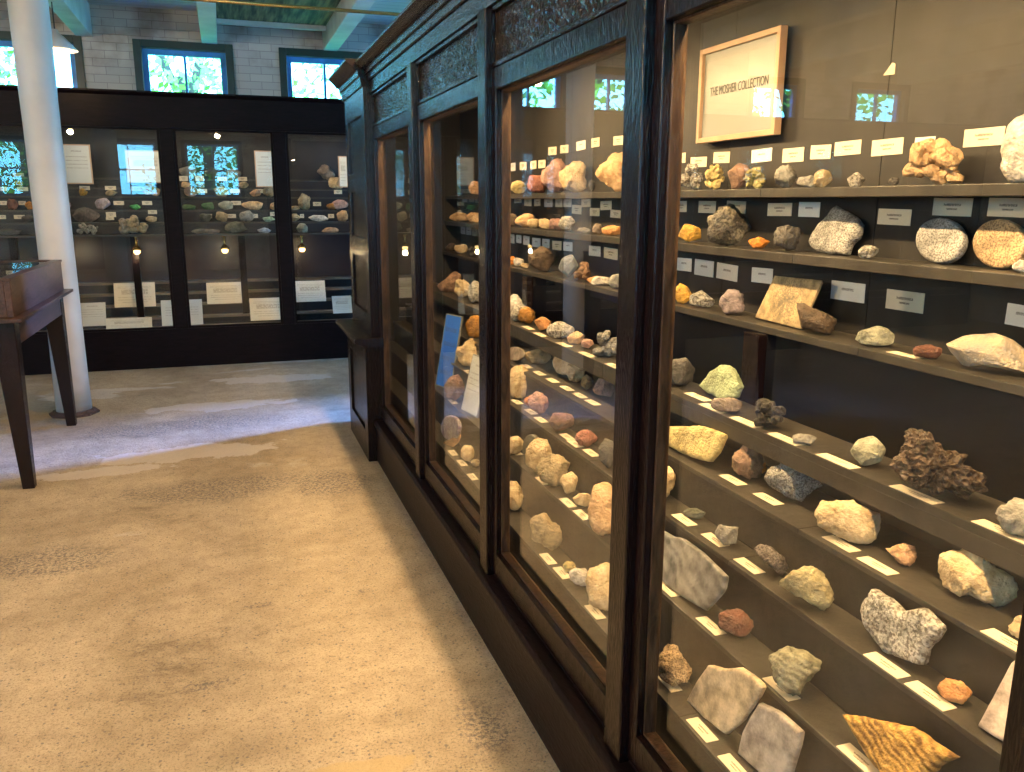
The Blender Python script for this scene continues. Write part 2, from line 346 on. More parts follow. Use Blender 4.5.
    for (px, py, rx, ry, kind) in ((-.30, 5.22, .60, .17, 0), (-.75, 4.98, .35, .10, 0), (-.12, 6.42, .50, .16, 0), (.35, 7.3, .5, .2, 0), (-.08, 4.48, .55, .22, 1), (.46, 4.38, .32, .2, 1), (-.85, 3.72, .34, .17, 1), (.62, 2.06, .08, .15, 1), (-.35, 5.9, .8, .22, 1), (.17, 1.98, .20, .07, 2), (.02, 3.05, .06, .02, 1), (.42, 3.05, .03, .02, 1), (-.15, 2.55, .08, .03, 1)):
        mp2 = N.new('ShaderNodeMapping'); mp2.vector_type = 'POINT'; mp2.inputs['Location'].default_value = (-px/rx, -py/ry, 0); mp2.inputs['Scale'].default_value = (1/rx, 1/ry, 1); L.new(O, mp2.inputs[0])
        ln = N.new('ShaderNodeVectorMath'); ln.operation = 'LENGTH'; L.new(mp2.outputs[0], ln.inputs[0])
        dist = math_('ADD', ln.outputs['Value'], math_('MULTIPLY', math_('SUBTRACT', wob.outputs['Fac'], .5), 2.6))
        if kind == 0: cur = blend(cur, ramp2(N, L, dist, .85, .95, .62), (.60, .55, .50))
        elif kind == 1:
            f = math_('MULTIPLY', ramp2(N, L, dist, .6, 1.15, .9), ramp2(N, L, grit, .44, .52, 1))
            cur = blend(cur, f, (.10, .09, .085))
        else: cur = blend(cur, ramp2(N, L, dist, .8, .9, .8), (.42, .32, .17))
    L.new(cur, b.inputs['Base Color'])
    bp = N.new('ShaderNodeBump'); bp.inputs['Strength'].default_value = .8; bp.inputs['Distance'].default_value = .012
    L.new(noise_(45, 8, .7), bp.inputs['Height'])
    bp2 = N.new('ShaderNodeBump'); bp2.inputs['Strength'].default_value = .4; bp2.inputs['Distance'].default_value = .03
    L.new(noise_(3, 6, .6), bp2.inputs['Height']); L.new(bp.outputs[0], bp2.inputs['Normal']); L.new(bp2.outputs[0], b.inputs['Normal'])
    b.inputs['Roughness'].default_value = .62
    return m
struct('floor', MB().box(LX, RX, NY, FARY, -.12, 0), floor_mat())
def plank_mat():
    m, t, N, L, b = nt('white_ceiling_planks')
    tc = N.new('ShaderNodeTexCoord'); w = N.new('ShaderNodeTexWave'); w.bands_direction = 'Y'; w.inputs['Scale'].default_value = 2.4; w.wave_profile = 'SAW'
    L.new(tc.outputs['Object'], w.inputs['Vector'])
    r = N.new('ShaderNodeValToRGB'); r.color_ramp.elements[0].position = .0; r.color_ramp.elements[1].position = .1
    r.color_ramp.elements[0].color = (.25, .25, .25, 1); r.color_ramp.elements[1].color = (.62, .64, .64, 1)
    L.new(w.outputs['Fac'], r.inputs[0]); L.new(r.outputs[0], b.inputs['Base Color']); b.inputs['Roughness'].default_value = .7
    return m
struct('ceiling', MB().box(LX, RX, NY, FARY, CZ, CZ+.1), plank_mat())
def wall(name, axis, c, thick, a0, a1, holes, m):
    """wall with window openings: axis 'y' = plane of constant y; holes = (lo, hi, z0, z1)"""
    mb = MB()
    def bx(lo, hi, z0, z1):
        if hi-lo < 1e-4 or z1-z0 < 1e-4: return
        if axis == 'y': mb.box(lo, hi, min(c, c+thick), max(c, c+thick), z0, z1)
        else: mb.box(min(c, c+thick), max(c, c+thick), lo, hi, z0, z1)
    cur = a0
    for lo, hi, z0, z1 in sorted(holes):
        bx(cur, lo, 0, CZ); bx(lo, hi, 0, z0); bx(lo, hi, z1, CZ); cur = hi
    bx(cur, a1, 0, CZ)
    struct(name, mb, m)
WN = [0]
def window(axis, c, out, lo, hi, z0, z1):
    """framed sash window set in the wall; out = +1/-1 direction of the outdoors"""
    WN[0] += 1
    def P(mb, a0, a1, d0, d1, q0, q1):
        d0, d1 = sorted((c+out*d0, c+out*d1))
        if axis == 'y': mb.box(a0, a1, d0, d1, q0, q1)
        else: mb.box(d0, d1, a0, a1, q0, q1)
        return mb
    f = MB(); w = .07
    for a in ((lo, lo+w, z0, z1), (hi-w, hi, z0, z1), (lo+w, hi-w, z0, z0+w), (lo+w, hi-w, z1-w, z1)): P(f, a[0], a[1], -.03, .14, a[2], a[3])
    f = f.build('window_%d' % WN[0], GREENF, bevel=.004); f['kind'] = 'structure'
    s = MB(); lo2, hi2, b0, b1 = lo+w, hi-w, z0+w, z1-w; q = .05; mid = (lo2+hi2)/2; mz = (b0+b1)/2
    for a in ((lo2, lo2+q, b0, b1), (hi2-q, hi2, b0, b1), (lo2+q, hi2-q, b0, b0+q), (lo2+q, hi2-q, b1-q, b1), (mid-.012, mid+.012, b0+q, b1-q), (lo2+q, hi2-q, mz-.018, mz+.018)): P(s, a[0], a[1], .05, .10, a[2], a[3])
    s.build('sash', BLUEF, f)
    P(MB(), lo2+q, hi2-q, .072, .076, b0+q, b1-q).build('pane', GLASS, f)
    ctr = ((lo+hi)/2, c+out*.22, (z0+z1)/2) if axis == 'y' else (c+out*.22, (lo+hi)/2, (z0+z1)/2)
    aim = (ctr[0], ctr[1]-out, ctr[2]) if axis == 'y' else (ctr[0]-out, ctr[1], ctr[2])
    light('window_portal', 'AREA', ctr, 1, (1, 1, 1), hi-lo+.3, z1-z0+.3, aim=aim, portal=True)
FW = [(c-h, c+h, 2.0, 2.97) for c, h in ((-6.3, .445), (-4.75, .40), (-3.40, .36), (-2.56, .33), (-1.59, .445), (-.27, .445), (1.05, .445), (2.37, .445))]
NW = [(c-.62, c+.62, 1.5, 2.75) for c in (-5.6, -3.75, -1.85, -.18, 1.85)]
LW = [(c-.6, c+.6, 1.75, 2.93) for c in (-1.8, .4, 2.6, 4.6)]
RW = [(6.05, 7.0, .5, 2.9)]
wall('wall_far', 'y', FARY, .25, LX-.25, RX+.25, FW, BRICK)
wall('wall_near', 'y', NY, -.25, LX-.25, RX+.25, NW, BRICK)
wall('wall_left', 'x', LX, -.25, NY, FARY, LW, BRICK)
wall('wall_right', 'x', RX, .25, NY, FARY, RW, BRICK)
for h in FW: window('y', FARY, 1, *h)
for h in NW: window('y', NY, -1, *h)
for h in LW: window('x', LX, -1, *h)
for h in RW: window('x', RX, 1, *h)
k = 1
for x in (-6.6, -5.5, -4.41, -3.33, -2.21, -1.12, -.033, -.033+1.14, 2.25):
    y1 = FARY
    w = .075 if x > -3 else .075
    struct('trim_%d' % k, MB().box(x-w*.95+.0, x+w*.95, NY, y1, 2.965, CZ), BEAMP, .008, 'white painted ceiling beam'); k += 1
def soffit_mat():
    m, t, N, L, b = nt('bare_dark_boards')
    tc = N.new('ShaderNodeTexCoord'); mp = N.new('ShaderNodeMapping'); mp.inputs['Scale'].default_value = (9, .7, 1); L.new(tc.outputs['Object'], mp.inputs[0])
    n = N.new('ShaderNodeTexNoise'); n.inputs['Scale'].default_value = 3; n.inputs['Detail'].default_value = 8; L.new(mp.outputs[0], n.inputs['Vector'])
    r = N.new('ShaderNodeValToRGB'); r.color_ramp.elements[0].position = .38; r.color_ramp.elements[1].position = .66
    r.color_ramp.elements[0].color = (.03, .022, .015, 1); r.color_ramp.elements[1].color = (.28, .22, .12, 1)
    L.new(n.outputs['Fac'], r.inputs[0]); L.new(r.outputs[0], b.inputs['Base Color']); b.inputs['Roughness'].default_value = .7
    return m
SOF = soffit_mat()
struct('trim_%d' % k, MB().box(.045, 1.03, 7.2, 8.62, 3.13, 3.16), SOF, 0, 'patch of bare dark boards between two ceiling beams')
struct('trim_%d' % (k+1), MB().box(.045, 1.03, 8.62, 8.68, 3.09, CZ), BEAMP, .004, 'white cross strip closing the dark boards')
# thin brass pipe across the beams
tag(MB().tube((-1.9, 6.95, 2.935), (3.3, 6.95, 2.935), .014).build('pipe', BRASS, smooth=True), 'thin brass coloured pipe running under the ceiling beams', 'pipe')
# white column
ct = thing('column', 'round white painted iron column between the small table case and the far case', 'column', (-1.12, 6.5, 0))
MB().lathe([(.116, .03), (.112, .5), (.112, 2.0), (.118, 2.6), (.118, 2.85), (.16, 2.90), (.16, 2.964)], (-1.12, 6.5, 0), 40).build('shaft', WHITEP, ct, smooth=False)
for p in bpy.data.objects['shaft'].data.polygons: p.use_smooth = len(p.vertices) == 4
o = MB().lathe([(.165, 0), (.165, .014), (.145, .018), (.135, .032), (.115, .032)], (-1.12, 6.5, 0), 8).build('base_plate', RUST, ct)
# ---------------------------------------------------------------- outdoors
tag(MB().box(-30, 30, 9.6, 40, -.6, -.5).build('lawn', LAWN), 'green ground outside the far windows', None, kind='structure')
tag(MB().box(-40, -8.3, -30, 9.5, -.6, -.5).build('lawn', LAWN), 'green ground outside the left windows', None, kind='structure')
tag(MB().box(-8.2, 8, -30, -4.2, -.6, -.5).build('lawn', LAWN), 'green ground outside the near windows', None, kind='structure')
def tree(x, y, h, r, seed, label):
    rr = random.Random(seed)
    t = thing('tree', label, 'tree', (x, y, -.5), 'trees outside the windows')
    tr = MB(); tr.tube((x, y, -.5), (x+.1, y, h*.6), .14); tr.tube((x+.1, y, h*.5), (x+r*.4, y, h*.85), .06); tr.tube((x+.1, y, h*.5), (x-r*.4, y+.2, h*.8), .06)
    tr.build('trunk', BARK, t)
    bm = bmesh.new()
    for i in range(3400):
        while True:
            q = Vector((rr.uniform(-1, 1), rr.uniform(-1, 1), rr.uniform(-1, 1)))
            if .35 < q.length < 1: break
        if noise.noise(q*2.3+Vector((seed, 0, 0))) < -.12: continue
        c = Vector((x, y, h*.62)) + Vector((q.x*r, q.y*r*.8, q.z*h*.42))
        u = Vector((rr.uniform(-1, 1), rr.uniform(-1, 1), rr.uniform(-1, 1))).normalized(); w = u.orthogonal().normalized(); s = rr.uniform(.045, .09)
        bm.faces.new([bm.verts.new(c+u*s), bm.verts.new(c+w*s*.6), bm.verts.new(c-u*s), bm.verts.new(c-w*s*.6)])
    me = bpy.data.meshes.new('crown'); bm.to_mesh(me); bm.free(); me.materials.append(LEAF)
    c = bpy.data.objects.new('crown', me); COL.objects.link(c); c.parent = t; c.matrix_parent_inverse = Matrix.Translation(-WLOC[t.name])
for i, (x, y, h, r) in enumerate([(-3.9, 13, 5.2, 1.9), (-.5, 13.6, 5.4, 1.4), (2.4, 14.4, 5, 1.3), (-8.2, 13.2, 5.6, 2.1), (5.6, 13, 5.5, 1.7)]):
    tree(x, y, h, r, 11+i, ['leafy tree behind the far window at the column', 'leafy tree behind the middle far window', 'smaller tree behind the far window by the long case', 'leafy tree beyond the far left corner', 'leafy tree beyond the far right corner'][i])
for i, (x, y) in enumerate([(-4.6, -7.5), (-.4, -8.0), (3.8, -7.6)]):
    tree(x, y, 5, 1.9, 31+i, 'leafy tree outside the near wall, ' + ['first', 'second', 'third'][i] + ' from its left corner')
for i, (x, y) in enumerate([(-11.8, -1), (-12.2, 3.2), (-11.6, 7.4)]):
    tree(x, y, 5, 2.1, 41+i, 'leafy tree outside the left wall, ' + ['first', 'second', 'third'][i] + ' towards the far corner')
# ---------------------------------------------------------------- the long case
POST = [-.50, .529, 1.535, 2.562, 3.62]
CE = 4.70
case = thing('display_cabinet', 'long dark varnished glass-fronted case of rocks along the right side', 'display cabinet', (1.2, 2.5, 0))
Y0, Y1 = -.70, 5.76
b = MB(); b.box(.755, .80, Y0, CE, 0, .225); b.prism([(.742, .222), (.742, .236), (.752, .250), (.80, .250), (.80, .222)], 'y', Y0, CE)
b.build('plinth', WOODP, case, .003)
b = MB(); b.box(.792, .81, Y0, CE, .245, .262); b.build('lower_rail', WOODP, case, .002)
b = MB()
b.prism([(.70, 2.2175), (.70, 2.206), (.715, 2.200), (.728, 2.190), (.742, 2.186), (.752, 2.186), (.752, 2.160), (.757, 2.157), (.764, 2.157), (.764, 2.128), (.768, 2.124), (.83, 2.124), (.83, 2.2175)], 'y', Y0, CE)
b.build('cornice', WOODH, case, .0015)
MB().box(.775, .81, Y0, CE, 2.06, 2.124).build('top_rail', WOODH, case, .002)
for yc in POST:
    b = MB(); b.box(.765, .80, yc-.04, yc+.04, .250, 2.058); b.build('post', WOODV, case, .004)
ends = POST+[CE+.04]
for i in range(len(ends)-1):
    a, c = ends[i]+.04, ends[i+1]-.04
    # frieze panel with its frame
    MB().box(.800, .815, a, c, 1.895, 2.06).build('frieze_panel', PANELW, case)
    b = MB(); b.box(.784, .80, a, c, 2.045, 2.06); b.box(.784, .80, a, c, 1.888, 1.903); b.build('panel_moulding', WOODH, case, .003)
    # glazed door
    d = MB(); sw = .036
    z0, z1 = .262, 1.888; g0, g1 = .342, 1.824
    d.box(.787, .812, a+.0005, a+sw, z0, z1); d.box(.787, .812, c-sw, c-.0005, z0, z1)
    d.box(.787, .812, a+sw, c-sw, z0, g0); d.box(.787, .812, a+sw, c-sw, g1, z1)
    f = d.build('door', WOODV, case, .003)
    e = MB(); q = .004
    e.box(.806, .835, a+sw-.004, a+sw+q, g0, g1); e.box(.806, .835, c-sw-q, c-sw+.004, g0, g1)
    e.box(.806, .835, a+sw, c-sw, g0-.004, g0+q); e.box(.806, .835, a+sw, c-sw, g1-q, g1+.004)
    e.build('glazing_bead', LITBEADW, f, .002)
    MB().box(.826, .829, a+sw+q, c-sw-q, g0+q, g1-q).build('glass_pane', GLASS, f)
# inside: floor, back, top, ends, stepped shelves
MB().box(.812, 1.68, Y0, Y1, .18, .20).build('cabinet_floor', mat('speckled_case_floor', (.10, .09, .07), .6, .5, 60, .4, 60), case)
BK = MB(); cur = Y0
for y in (-.1, .62, 1.19, 1.74, 2.42, 3.1, 3.75, 4.5, 5.3, Y1):
    BK.box(1.56, 1.58, cur+.0012, y-.0012, 1.10, 2.16); cur = y
BK.build('back_panel', BACKM, case)
MB().box(1.622, 1.64, Y0, Y1, .18, 2.19).build('outer_back', DARKM, case)
MB().box(1.54, 1.559, Y0, Y1, .96, 1.12).build('lower_back_rail', DARKM, case)
MB().box(.81, 1.64, Y0, Y1, 2.165, 2.19).build('cabinet_top', BACKM, case)
MB().box(.835, 1.60, Y0, Y0+.02, .2, 2.16).build('end_panel', BACKM, case)
MB().box(.835, 1.60, Y1-.02, Y1, .2, 2.16).build('end_panel', BACKM, case)
def joints(sh, lst, x0, x1, z0, z1, name, lip=None):
    """one board run per shelf, sawn where the photo shows a joint"""
    cur = Y0+.03; b = MB()
    for y in lst+[5.72]:
        b.box(x0, x1, cur+.001, y-.001, z0, z1)
        if lip: b.box(x0, x0+lip[0], cur+.001, y-.001, lip[1], z0)
        cur = y
    return b.build(name, SHELFM, case, .0015)
joints('s1', [2.08], 1.45, 1.559, 1.514, 1.538, 'shelf')
joints('s2', [1.9], 1.44, 1.559, 1.339, 1.365, 'shelf')
joints('s3', [1.6], 1.42, 1.559, 1.139, 1.159, 'shelf')
joints('s4', [2.6], 1.215, 1.36, .930, .948, 'shelf', (.014, .893))
def step(x0, x1, z, zl, jl, nxt):
    o = joints('', jl, x0, x1, z-.012, z, 'step_shelf')
    MB().box(x0+.007, x0+.019, Y0+.03, 5.72, zl, z-.013).build('riser', RISERM, case)
step(1.145, 1.36, .8015, .685, [1.42, 3.4], 0)
step(1.06, 1.151, .684, .5455, [1.55, 2.35], 0)
step(.975, 1.066, .5445, .375, [2.3], 0)
step(.89, .981, .374, .201, [1.45], 0)
MB().box(1.352, 1.362, Y0+.03, 5.72, .70, .93).build('riser', RISERM, case)
for y in (.35, 1.986, 3.9):
    MB().box(1.385, 1.415, y-.036, y+.036, .20, 1.138).build('shelf_bracket', WOODV, case, .002)
    MB().box(1.42, 1.54, y-.02, y+.02, 1.09, 1.138).build('shelf_bracket', DARKM, case, .002)
# ---------------------------------------------------------------- panelled end unit with a knee ledge
pu = thing('panelled_end_cabinet', 'narrow panelled wooden end unit with a projecting ledge, at the end of the long case', 'cabinet', (.78, 5.1, 0))
def panelled(x0, x1, ya, yb, z0, z1, rows, name, m=WOODV):
    b = MB(); st = .10
    b.box(x0+.014, x1, ya, yb, z0, z1)
    b.box(x0, x0+.016, ya, ya+st, z0, z1); b.box(x0, x0+.016, yb-st, yb, z0, z1)
    for q0, q1 in rows: b.box(x0, x0+.016, ya+st, yb-st, q0, q1)
    return b.build(name, m, pu, .003)
panelled(.743, .81, 4.702, 5.44, .74, 2.10, [(.74, .86), (1.18, 1.29), (1.55, 1.66), (1.96, 2.10)], 'upper_body')
panelled(.706, .81, 4.702, 5.46, 0, .69, [(0, .17), (.58, .69)], 'lower_body')
b = MB(); b.prism([(.64, .732), (.64, .716), (.655, .706), (.68, .700), (.70, .685), (.81, .685), (.81, .742), (.65, .742)], 'y', 4.66, 5.50); b.build('ledge', WOODH, pu, .003)
b = MB(); b.prism([(.655, 2.235), (.655, 2.222), (.68, 2.205), (.70, 2.18), (.715, 2.178), (.72, 2.15), (.728, 2.148), (.735, 2.10), (.81, 2.10), (.81, 2.235)], 'y', 4.702, 5.49); b.build('cornice', WOODH, pu, .002)
# ---------------------------------------------------------------- the far case
fc = thing('display_cabinet', 'wide dark glass-fronted case of minerals across the far end of the room', 'display cabinet', (-.8, 8.5, 0))
FX0, FX1 = -7.2, 3.2
MB().box(FX0, FX1, 8.10, 8.14, 0, .355).build('plinth', WOODX, fc)
b = MB(); b.box(FX0, FX1, 8.10, 8.14, 2.11, 2.41); b.prism([(8.07, 2.41), (8.07, 2.395), (8.10, 2.37), (8.14, 2.37), (8.14, 2.41)], 'x', FX0, FX1); b.box(FX0, FX1, 8.085, 8.10, 2.11, 2.135); b.build('fascia', WOODX, fc)
fp = [-6.12, -5.17, -4.22, -3.27, -2.33, -1.385, -.44, .509, 1.455, 2.40]
for x in fp: MB().box(x-.055, x+.055, 8.095, 8.14, .355, 2.11).build('post', WOODX, fc, .004)
for a, c in zip([FX0-.05]+fp, fp+[FX1+.05]):
    d = MB(); a += .055; c -= .055; s = .022
    d.box(a, a+s, 8.108, 8.13, .355, 2.11); d.box(c-s, c, 8.108, 8.13, .355, 2.11); d.box(a+s, c-s, 8.108, 8.13, .355, .375); d.box(a+s, c-s, 8.108, 8.13, 2.09, 2.11)
    d = d.build('door', WOODX, fc)
    MB().box(a+s, c-s, 8.118, 8.121, .375, 2.09).build('glass_pane', GLASS, d)
b = MB(); b.box(FX0, FX1, 8.93, 8.95, 0, 2.40); b.build('back_panel', DARKM, fc)
MB().box(FX0, FX1, 8.14, 8.95, 2.385, 2.40).build('cabinet_top', WOODX, fc)
MB().box(FX0, FX0+.02, 8.14, 8.93, .1, 2.385).build('end_panel', DARKM, fc); MB().box(FX1-.02, FX1, 8.14, 8.93, .1, 2.385).build('end_panel', DARKM, fc)
for y0, y1, z in ((8.24, 8.41, 1.195), (8.40, 8.51, 1.30), (8.50, 8.63, 1.41), (8.61, 8.69, 1.534), (8.68, 8.77, 1.614), (8.76, 8.93, 1.704)):
    b = MB(); b.box(FX0+.02, FX1-.02, y0, y1, z-.016, z); b.build('shelf', SHELFM, fc)
for y, z0, z1 in ((8.405, 1.20, 1.283), (8.505, 1.305, 1.393), (8.625, 1.415, 1.517), (8.685, 1.536, 1.597), (8.765, 1.616, 1.687)):
    MB().box(FX0+.02, FX1-.02, y, y+.006, z0, z1).build('riser', DARKM, fc)
PLK = mat('worn_grey_planks', (.16, .13, .10), .5, .4, 6, .2, 20)
for y0, y1, z in ((8.16, 8.30, .36), (8.30, 8.42, .44), (8.42, 8.54, .545), (8.54, 8.66, .64), (8.66, 8.80, .735)):
    MB().box(FX0+.02, FX1-.02, y0, y1, z-.02, z).build('sloping_plank', PLK, fc, .003)
MB().box(FX0+.02, FX1-.02, 8.80, 8.82, .70, 1.18).build('inner_back', mat('brown_case_back', (.03, .016, .013), .35, .3, 3), fc)
for x in (-2.7, -1.77, -.80, .13+.0, .555, 1.6):
    MB().box(x-.03, x+.03, 8.34, 8.40, .44, 1.178).build('inner_post', WOODX, fc)
# little brass lamps hanging under its shelf
for x in (-1.355, -.777, -.024, .677):
    t = thing('hanging_lamp', {-.777: 'small brass lamp under the far case shelf, right of the white column', -.024: 'small brass lamp glowing in the middle far bay', .677: 'small brass lamp glowing beside the panelled end unit', -1.355: 'small brass lamp under the far case shelf, left of the column'}[x], 'lamp', (x, 8.29, 1.175), 'lamps inside the far case')
    MB().lathe([(.016, 0), (.016, -.01), (.010, -.02), (.010, -.075), (.02, -.085), (.045, -.11), (.045, -.118), (.035, -.118)], (x, 8.29, 1.178), 20).build('shade', BRASS, t, smooth=True)
    MB().lathe([(.012, -.119), (.028, -.125), (.03, -.140), (.018, -.155), (.004, -.158)], (x, 8.29, 1.178), 16).build('bulb', BULB, t, smooth=True)
    light('hanging_lamp_light', 'POINT', (x, 8.29, .995), 1.6, (1, .74, .42), .025)
for x in (-2.8, -.9, .03, .98, 2.0):
    light('far_case_light', 'AREA', (x, 8.20, 2.08), 2.0, (1, .76, .48), .7, .05, aim=(x, 8.55, 1.3))
# ---------------------------------------------------------------- table case at the left
tb = thing('table_case', 'dark wooden table display case with tapered legs and a glass top', 'table display case', (-1.5, 5.5, 0))
TX0, TX1, TY0, TY1 = -1.90, -1.05, 4.79, 6.21
b = MB(); w = .03
b.box(TX1-w, TX1, TY0, TY1, .915, 1.10); b.box(TX0, TX0+w, TY0, TY1, .915, 1.10); b.box(TX0+w, TX1-w, TY0, TY0+w, .915, 1.10); b.box(TX0+w, TX1-w, TY1-w, TY1, .915, 1.10)
b.box(TX0+w, TX1-w, TY0+w, TY1-w, .915, .93)
b.build('case_body', TABLEW, tb, .003)
b = MB(); b.box(TX1-.05, TX1+.006, TY0-.006, TY1+.006, 1.10, 1.114); b.box(TX0-.006, TX0+.05, TY0-.006, TY1+.006, 1.10, 1.114); b.box(TX0+.05, TX1-.05, TY0-.006, TY0+.05, 1.10, 1.114); b.box(TX0+.05, TX1-.05, TY1-.05, TY1+.006, 1.10, 1.114)
ld = b.build('lid_frame', TABLEW, tb, .002)
MB().box(TX0+.05, TX1-.05, TY0+.05, TY1-.05, 1.104, 1.108).build('glass_pane', GLASS, ld)
MB().box(TX0-.045, TX1+.045, TY0-.07, TY1+.07, .895, .915).build('ledge', TABLEW, tb, .004)
b = MB(); b.box(TX1-.03, TX1-.008, TY0+.02, TY1-.02, .765, .895); b.box(TX0+.008, TX0+.03, TY0+.02, TY1-.02, .765, .895); b.box(TX0+.03, TX1-.03, TY0+.02, TY0+.042, .765, .895); b.box(TX0+.03, TX1-.03, TY1-.042, TY1-.02, .765, .895)
b.build('apron', TABLEW, tb, .002)
for x, y, sx, sy in ((TX1-.005, TY0-.0, -1, 1), (TX1-.005, TY1-.03, -1, -1), (TX0+.005, TY0-.0, 1, 1), (TX0+.005, TY1-.03, 1, -1)):
    m = bmesh.new(); T, B_ = .105, .058
    def ring(wd, z): return [m.verts.new((x+sx*p[0]*wd, y+sy*p[1]*wd, z)) for p in ((0, 0), (1, 0), (1, 1), (0, 1))]
    r0, r1, r2 = ring(B_, 0), ring(T, .765), ring(T, .895)
    for A, C in ((r0, r1), (r1, r2)):
        for i in range(4): m.faces.new((A[i], A[(i+1) % 4], C[(i+1) % 4], C[i]))
    m.faces.new(r0); m.faces.new(r2)
    q = MB(); q.bm.free(); q.bm = m; q.build('leg', WOODV, tb, .004)
# ---------------------------------------------------------------- pendant lamps
def pendant(x, y, z, label, e, top=CZ):
    t = thing('pendant_lamp', label, 'lamp', (x, y, top), 'ceiling lamps')
    MB().tube((x, y, z+.14), (x, y, top), .005).build('cord', BLACKM, t)
    MB().lathe([(.02, .15), (.03, .12), (.06, .10), (.15, 0), (.145, 0), (.05, .095), (.01, .10)], (x, y, z), 24).build('shade', WHITEP, t, smooth=True)
    MB().lathe([(.01, .09), (.032, .05), (.035, .02), (.02, -.01), (.003, -.015)], (x, y, z), 16).build('bulb', BULB, t, smooth=True)
    light('pendant_lamp_light', 'POINT', (x, y, z-.05), e, WARM, .04)
pendant(-1.14, 7.55, 2.62, 'lit pendant lamp mostly hidden behind the white column', 5)
pendant(-.04, 1.2, 2.58, 'pendant lamp over the aisle, seen reflected in the far case', 25)
pendant(-2.15, 1.6, 2.56, 'pendant lamp over the left aisle, seen reflected in the far case', 100)
pendant(-4.6, 3.0, 2.6, 'added unseen pendant lamp, fill light over the left side of the room', 90)  # added lamp, out of view, lights the shelves from the front
pendant(-3.5, 1.0, 2.6, 'added unseen pendant lamp for fill, farther left behind the aisle', 90)  # second added lamp, frontal fill for the steps under the fourth shelf
for y in (.9, 2.6, 4.2):
    t = thing('ceiling_spot', {.9: 'small black ceiling spot over the nearest bay', 2.6: 'small black ceiling spot over the second bay', 4.2: 'small black ceiling spot over the last bay'}[y], 'lamp', (.733, y, CZ), 'ceiling spots above the long case')
    b = MB(); b.tube((.733, y, 3.06), (.733, y, CZ), .008); b.lathe([(.045, .02), (.05, .0), (.05, .12), (.02, .14)], (.733, y, 2.93), 20); b.build('housing', BLACKM, t)

